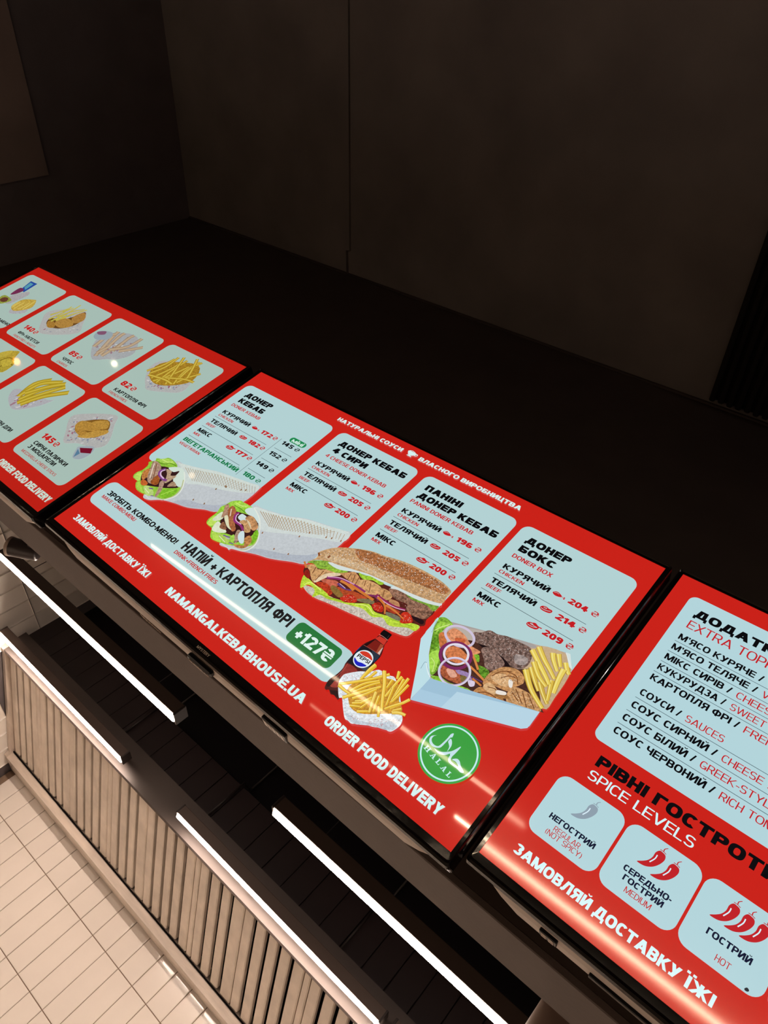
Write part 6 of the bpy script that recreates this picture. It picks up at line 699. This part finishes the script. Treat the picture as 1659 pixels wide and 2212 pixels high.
# ---- right screen
ZL[0] = 3e-5
tR, bgR, mR = tv((.9603, .0280, -.0289, -.0128), 'right red menu screen listing extra toppings and spice levels, cut by the photo edge', (1.0, 1.03, 1.08), 'R')
card(bgR, mR, 57, 58, 940, 643, 24)
T(bgR, mR, 'ДОДАТКИ', 94, 129, 257, 31, .29, BK, 4); T(bgR, mR, 'EXTRA TOPPINGS', 95, 177, 228, 31, LT, TR, 5)
rows = [('М’ЯСО КУРЯЧЕ /', 'CHICKEN MEAT', 227, 339), ('М’ЯСО ТЕЛЯЧЕ /', 'VEAL MEAT', 269, 339), ('МІКС СИРІВ /', 'CHEESE MIX', 311, 287), ('КУКУРУДЗА /', 'SWEET CORN', 354, 289), ('КАРТОПЛЯ ФРІ /', 'FRENCH FRIES', 396, 345),
        ('СОУСИ /', 'SAUCES', 456, 212), ('СОУС СИРНИЙ /', 'CHEESE SAUCE', 504, 334), ('СОУС БІЛИЙ /', 'GREEK-STYLE SAUCE', 552, 299), ('СОУС ЧЕРВОНИЙ /', 'RICH TOMATO SAUCE', 600, 372)]
for a, e, y, xe in rows:
    T(bgR, mR, a, 94, y, xe, 22, .215, BK)
    cw = 17.6; T(bgR, mR, e, xe + 15, y + 1, xe + 15 + cw * len(e), 22, LT, TR)
for y in (238, 280.5, 323, 365, 470, 519, 567): sub(bgR, mR, 'rule_line', lambda p, y=y: p.stroke([(91, y), (905, y)], 1.5, 1.5, '44545c'))
T(bgR, mR, 'РІВНІ ГОСТРОТИ', 105, 711, 246, 34, .29, BK, 5); T(bgR, mR, 'SPICE LEVELS', 106, 753, 393, 28, .13, WT)
for x0, x1 in ((51, 242), (250, 441), (448, 639), (646, 837)): card(bgR, mR, x0, 778, x1, 956, 30)
T(bgR, mR, 'НЕГОСТРИЙ', 86, 900, 213, 15.5, .24, '0c1430'); T(bgR, mR, 'REGULAR', 112, 922, 185, 14.5, .12, TR); T(bgR, mR, '(NOT SPICY)', 99, 939, 200, 14.5, .12, TR)
T(bgR, mR, 'СЕРЕДЬНО-', 289, 895, 409, 15, .24, '0c1430'); T(bgR, mR, 'ГОСТРИЙ', 299, 916, 399, 15, .24, '0c1430'); T(bgR, mR, 'MEDIUM', 315, 938, 380, 14.5, .12, TR)
T(bgR, mR, 'ГОСТРИЙ', 496, 901, 596, 16, .24, '0c1430'); T(bgR, mR, 'HOT', 533, 939, 566, 15, .12, TR)
T(bgR, mR, 'ЗАМОВЛЯЙ', 62, 1026, 273, 27, .27, WT); T(bgR, mR, 'ДОСТАВКУ', 284, 1026, 492, 27, .27, WT); T(bgR, mR, 'ЇЖІ', 506, 1026, 568, 27, .27, WT); T(bgR, mR, 'NAMANGALKEBABHOUSE.UA', 690, 1032, 1367, 30, .28, WT)
for x, y, c_ in ((125, 859.3, '8f9ea8'), (306.3, 858.5, None), (344.5, 866.3, None), (486.7, 861.3, None), (520, 862.6, None), (553.2, 861.1, None)):
    sub(bgR, mR, 'chili_icon', lambda p: p.run(ART['chili'], dx=x, dy=y, recol=c_), 'grey chili icon' if c_ else None)
sub(bgR, mR, 'dust_speck', lambda p: p.poly(smooth([(604, 949), (608, 944), (613, 947), (611, 951), (606, 952)]), '20242c'))
sub(bgR, mR, 'menu_card', lambda p: p.poly(rr(980, 58, 1862, 956, 24), WH))

# ---- left screen
ZL[0] = 3e-5
tL, bgL, mL = tv((-.9741, -.0112, -.0004, -.0081), 'left red menu screen with cards of fries and snacks, cut by the photo edge', (.85, .80, .70), 'L')
for x0, x1, y0, y1 in [(35 + 466 * i, 455 + 466 * i, 67, 486) for i in range(4)] + [(50 + 468 * i, 466 + 468 * i, 530, 952) for i in range(4)]:
    x1 = min(x1, 1876); card(bgL, mL, x0, y0, x1, y1, 32)
def food(n, key, seed, lab=None): sub(bgL, mL, n, lambda p: p.run(ART[key], seed=seed), lab)
food('combo_picture', 'l_combo', 3); food('nuggets_picture', 'l_nugget', 4); food('churros_picture', 'l_churros', 5); food('fries_picture', 'l_fries', 6)
food('dippers_picture', 'l_dip', 7); food('fries_picture', 'l_sticks', 8); food('cheese_sticks_picture', 'l_mozz', 9)
for s, x, y, x1 in (('140', 561, 408, 648), ('85', 1021, 407, 1082), ('82', 1486, 408, 1553), ('145', 1501, 831, 1586)):
    T(bgL, mL, s, x, y, x1, 31, .29, 'd01c20'); T(bgL, mL, '₴', x1 + 12, y - 1, x1 + 40, 26, .18, 'd01c20')
for s, x, y, x1 in (('КОМБО-МЕНЮ', 250, 448, 461), ('ФРІ+ НАГЕТСИ', 578, 452, 787), ('ЧУРОС', 1031, 452, 1124), ('КАРТОПЛЯ ФРІ', 1498, 452, 1742), ('КАРТОПЛЯНІ ДІПИ', 1078, 898, 1341), ('СИРНІ ПАЛИЧКИ', 1508, 874, 1775), ('З МОЦАРЕЛИ', 1508, 902, 1728)): T(bgL, mL, s, x, y, x1, 20, .23, BK)
for s, x, y, x1 in (('FRENCH FRIES + NUGGETS', 579, 479, 805), ('CHURROS', 1030, 479, 1121), ('FRENCH FRIES', 1492, 476, 1632), ('MOZZARELLA CHEESE STICKS', 1508, 932, 1790)): T(bgL, mL, s, x, y, x1, 14, .15, TR)
T(bgL, mL, 'ORDER FOOD DELIVERY', 1484, 1034, 1903, 31, .29, WT); T(bgL, mL, 'NAMANGALKEBABHOUSE.UA', 700, 1032, 1377, 30, .28, WT)

# ------------------------------------------------------------------ cctv cameras
def cctv(base, aim, label, pale, stem_to, text=None, k=1.0):
    r = empty('cctv_camera', base); tag(r, label, 'security camera', 'cctv cameras under the wall edge')
    d = Vector(aim).normalized(); body = M_cctvg if pale else M_cctv
    bm = bmesh.new(); lathe(bm, [(0, .020 * k), (.006 * k, .0275 * k), (.055 * k, .031 * k), (.095 * k, .033 * k), (.100 * k, .031 * k)], -d * .05 * k, d); finish('body', bm, body, r, True)
    bm = bmesh.new(); lathe(bm, [(0, .0335 * k), (.010 * k, .0345 * k), (.013 * k, .031 * k)], d * .046 * k, d); finish('lens_ring', bm, M_cctvw, r, True)
    bm = bmesh.new(); lathe(bm, [(0, .028 * k), (.002 * k, .026 * k)], d * .0585 * k, d); finish('lens_glass', bm, M_gloss, r, True)
    st = Vector(stem_to) - Vector(base)
    bm = bmesh.new(); cyl(bm, -d * .02 * k, st, .012 * k, .016 * k); cyl(bm, st - Vector((0, .0, .004)), st + Vector((0, 0, .010)), .034 * k, .036 * k); finish('mount', bm, M_cctv if not pale else M_black, r, True)
    if text:
        # maker's lettering wrapped on the casing, on the side towards the customers
        L = text_polys(text, 0, 0, .034, .0095, .16)
        q = d.to_track_quat('Z', 'Y'); zax = d; cm = Vector((1.1425, -.875, 1.59)) - Vector(base); nrm = (cm - zax * cm.dot(zax)).normalized(); tang = zax.cross(nrm)
        if tang.x < 0: tang = -tang
        bm = bmesh.new(); Rr = .0330 * k
        up = zax if zax.z > 0 else -zax
        for poly in L:
            vs = []
            for x_, y_ in poly:
                a = (x_ - .026) / Rr; vs.append(bm.verts.new(up * (-y_ + .004) + (nrm * math.cos(a) + tang * math.sin(a)) * Rr))
            try: bm.faces.new(vs)
            except ValueError: pass
        finish('casing_lettering', bm, M_icon, r)
    return r
cctv((-.585, .50, 2.107), (-.85, -.12, -.5), 'dark bullet camera with a pale front ring under the wall edge, above the left lamp', False, (-.53, .33, 2.16), None, .82)
cctv((1.115, .45, 2.052), (.05, .12, -1.0), 'grey camera with lettering hanging under the wall edge at the bottom of the photo', True, (1.12, .44, 2.14), 'ahua', 1.15)

# small warm spot lamps over the customers that glint on the left screen
for (p_, c_, e_, lb) in (((-1.23, -.64, 2.582), (1, .82, .55), 16, 'small warm white spot lamp that glints on the churros card'), ((-1.33, -.44, 2.345), (1, .3, .03), 20, 'small orange lamp that glints on the left screen'), ((-.73, -.85, 2.42), (1, .7, .4), 7, 'small dim spot lamp that glints on the upper wrap')):
    s = empty('spot_lamp', p_); tag(s, lb, 'spotlight')
    bm = bmesh.new(); cyl(bm, (0, 0, .012), (0, 0, .07), .02, .016); cyl(bm, (0, 0, .05), (XL - p_[0], 0, .05), .004, seg=8); finish('casing', bm, M_black, s, True)
    bm = bmesh.new(); bmesh.ops.create_uvsphere(bm, u_segments=16, v_segments=10, radius=.011); finish('bulb', bm, emis('bulb_glow', c_, e_), s, True)
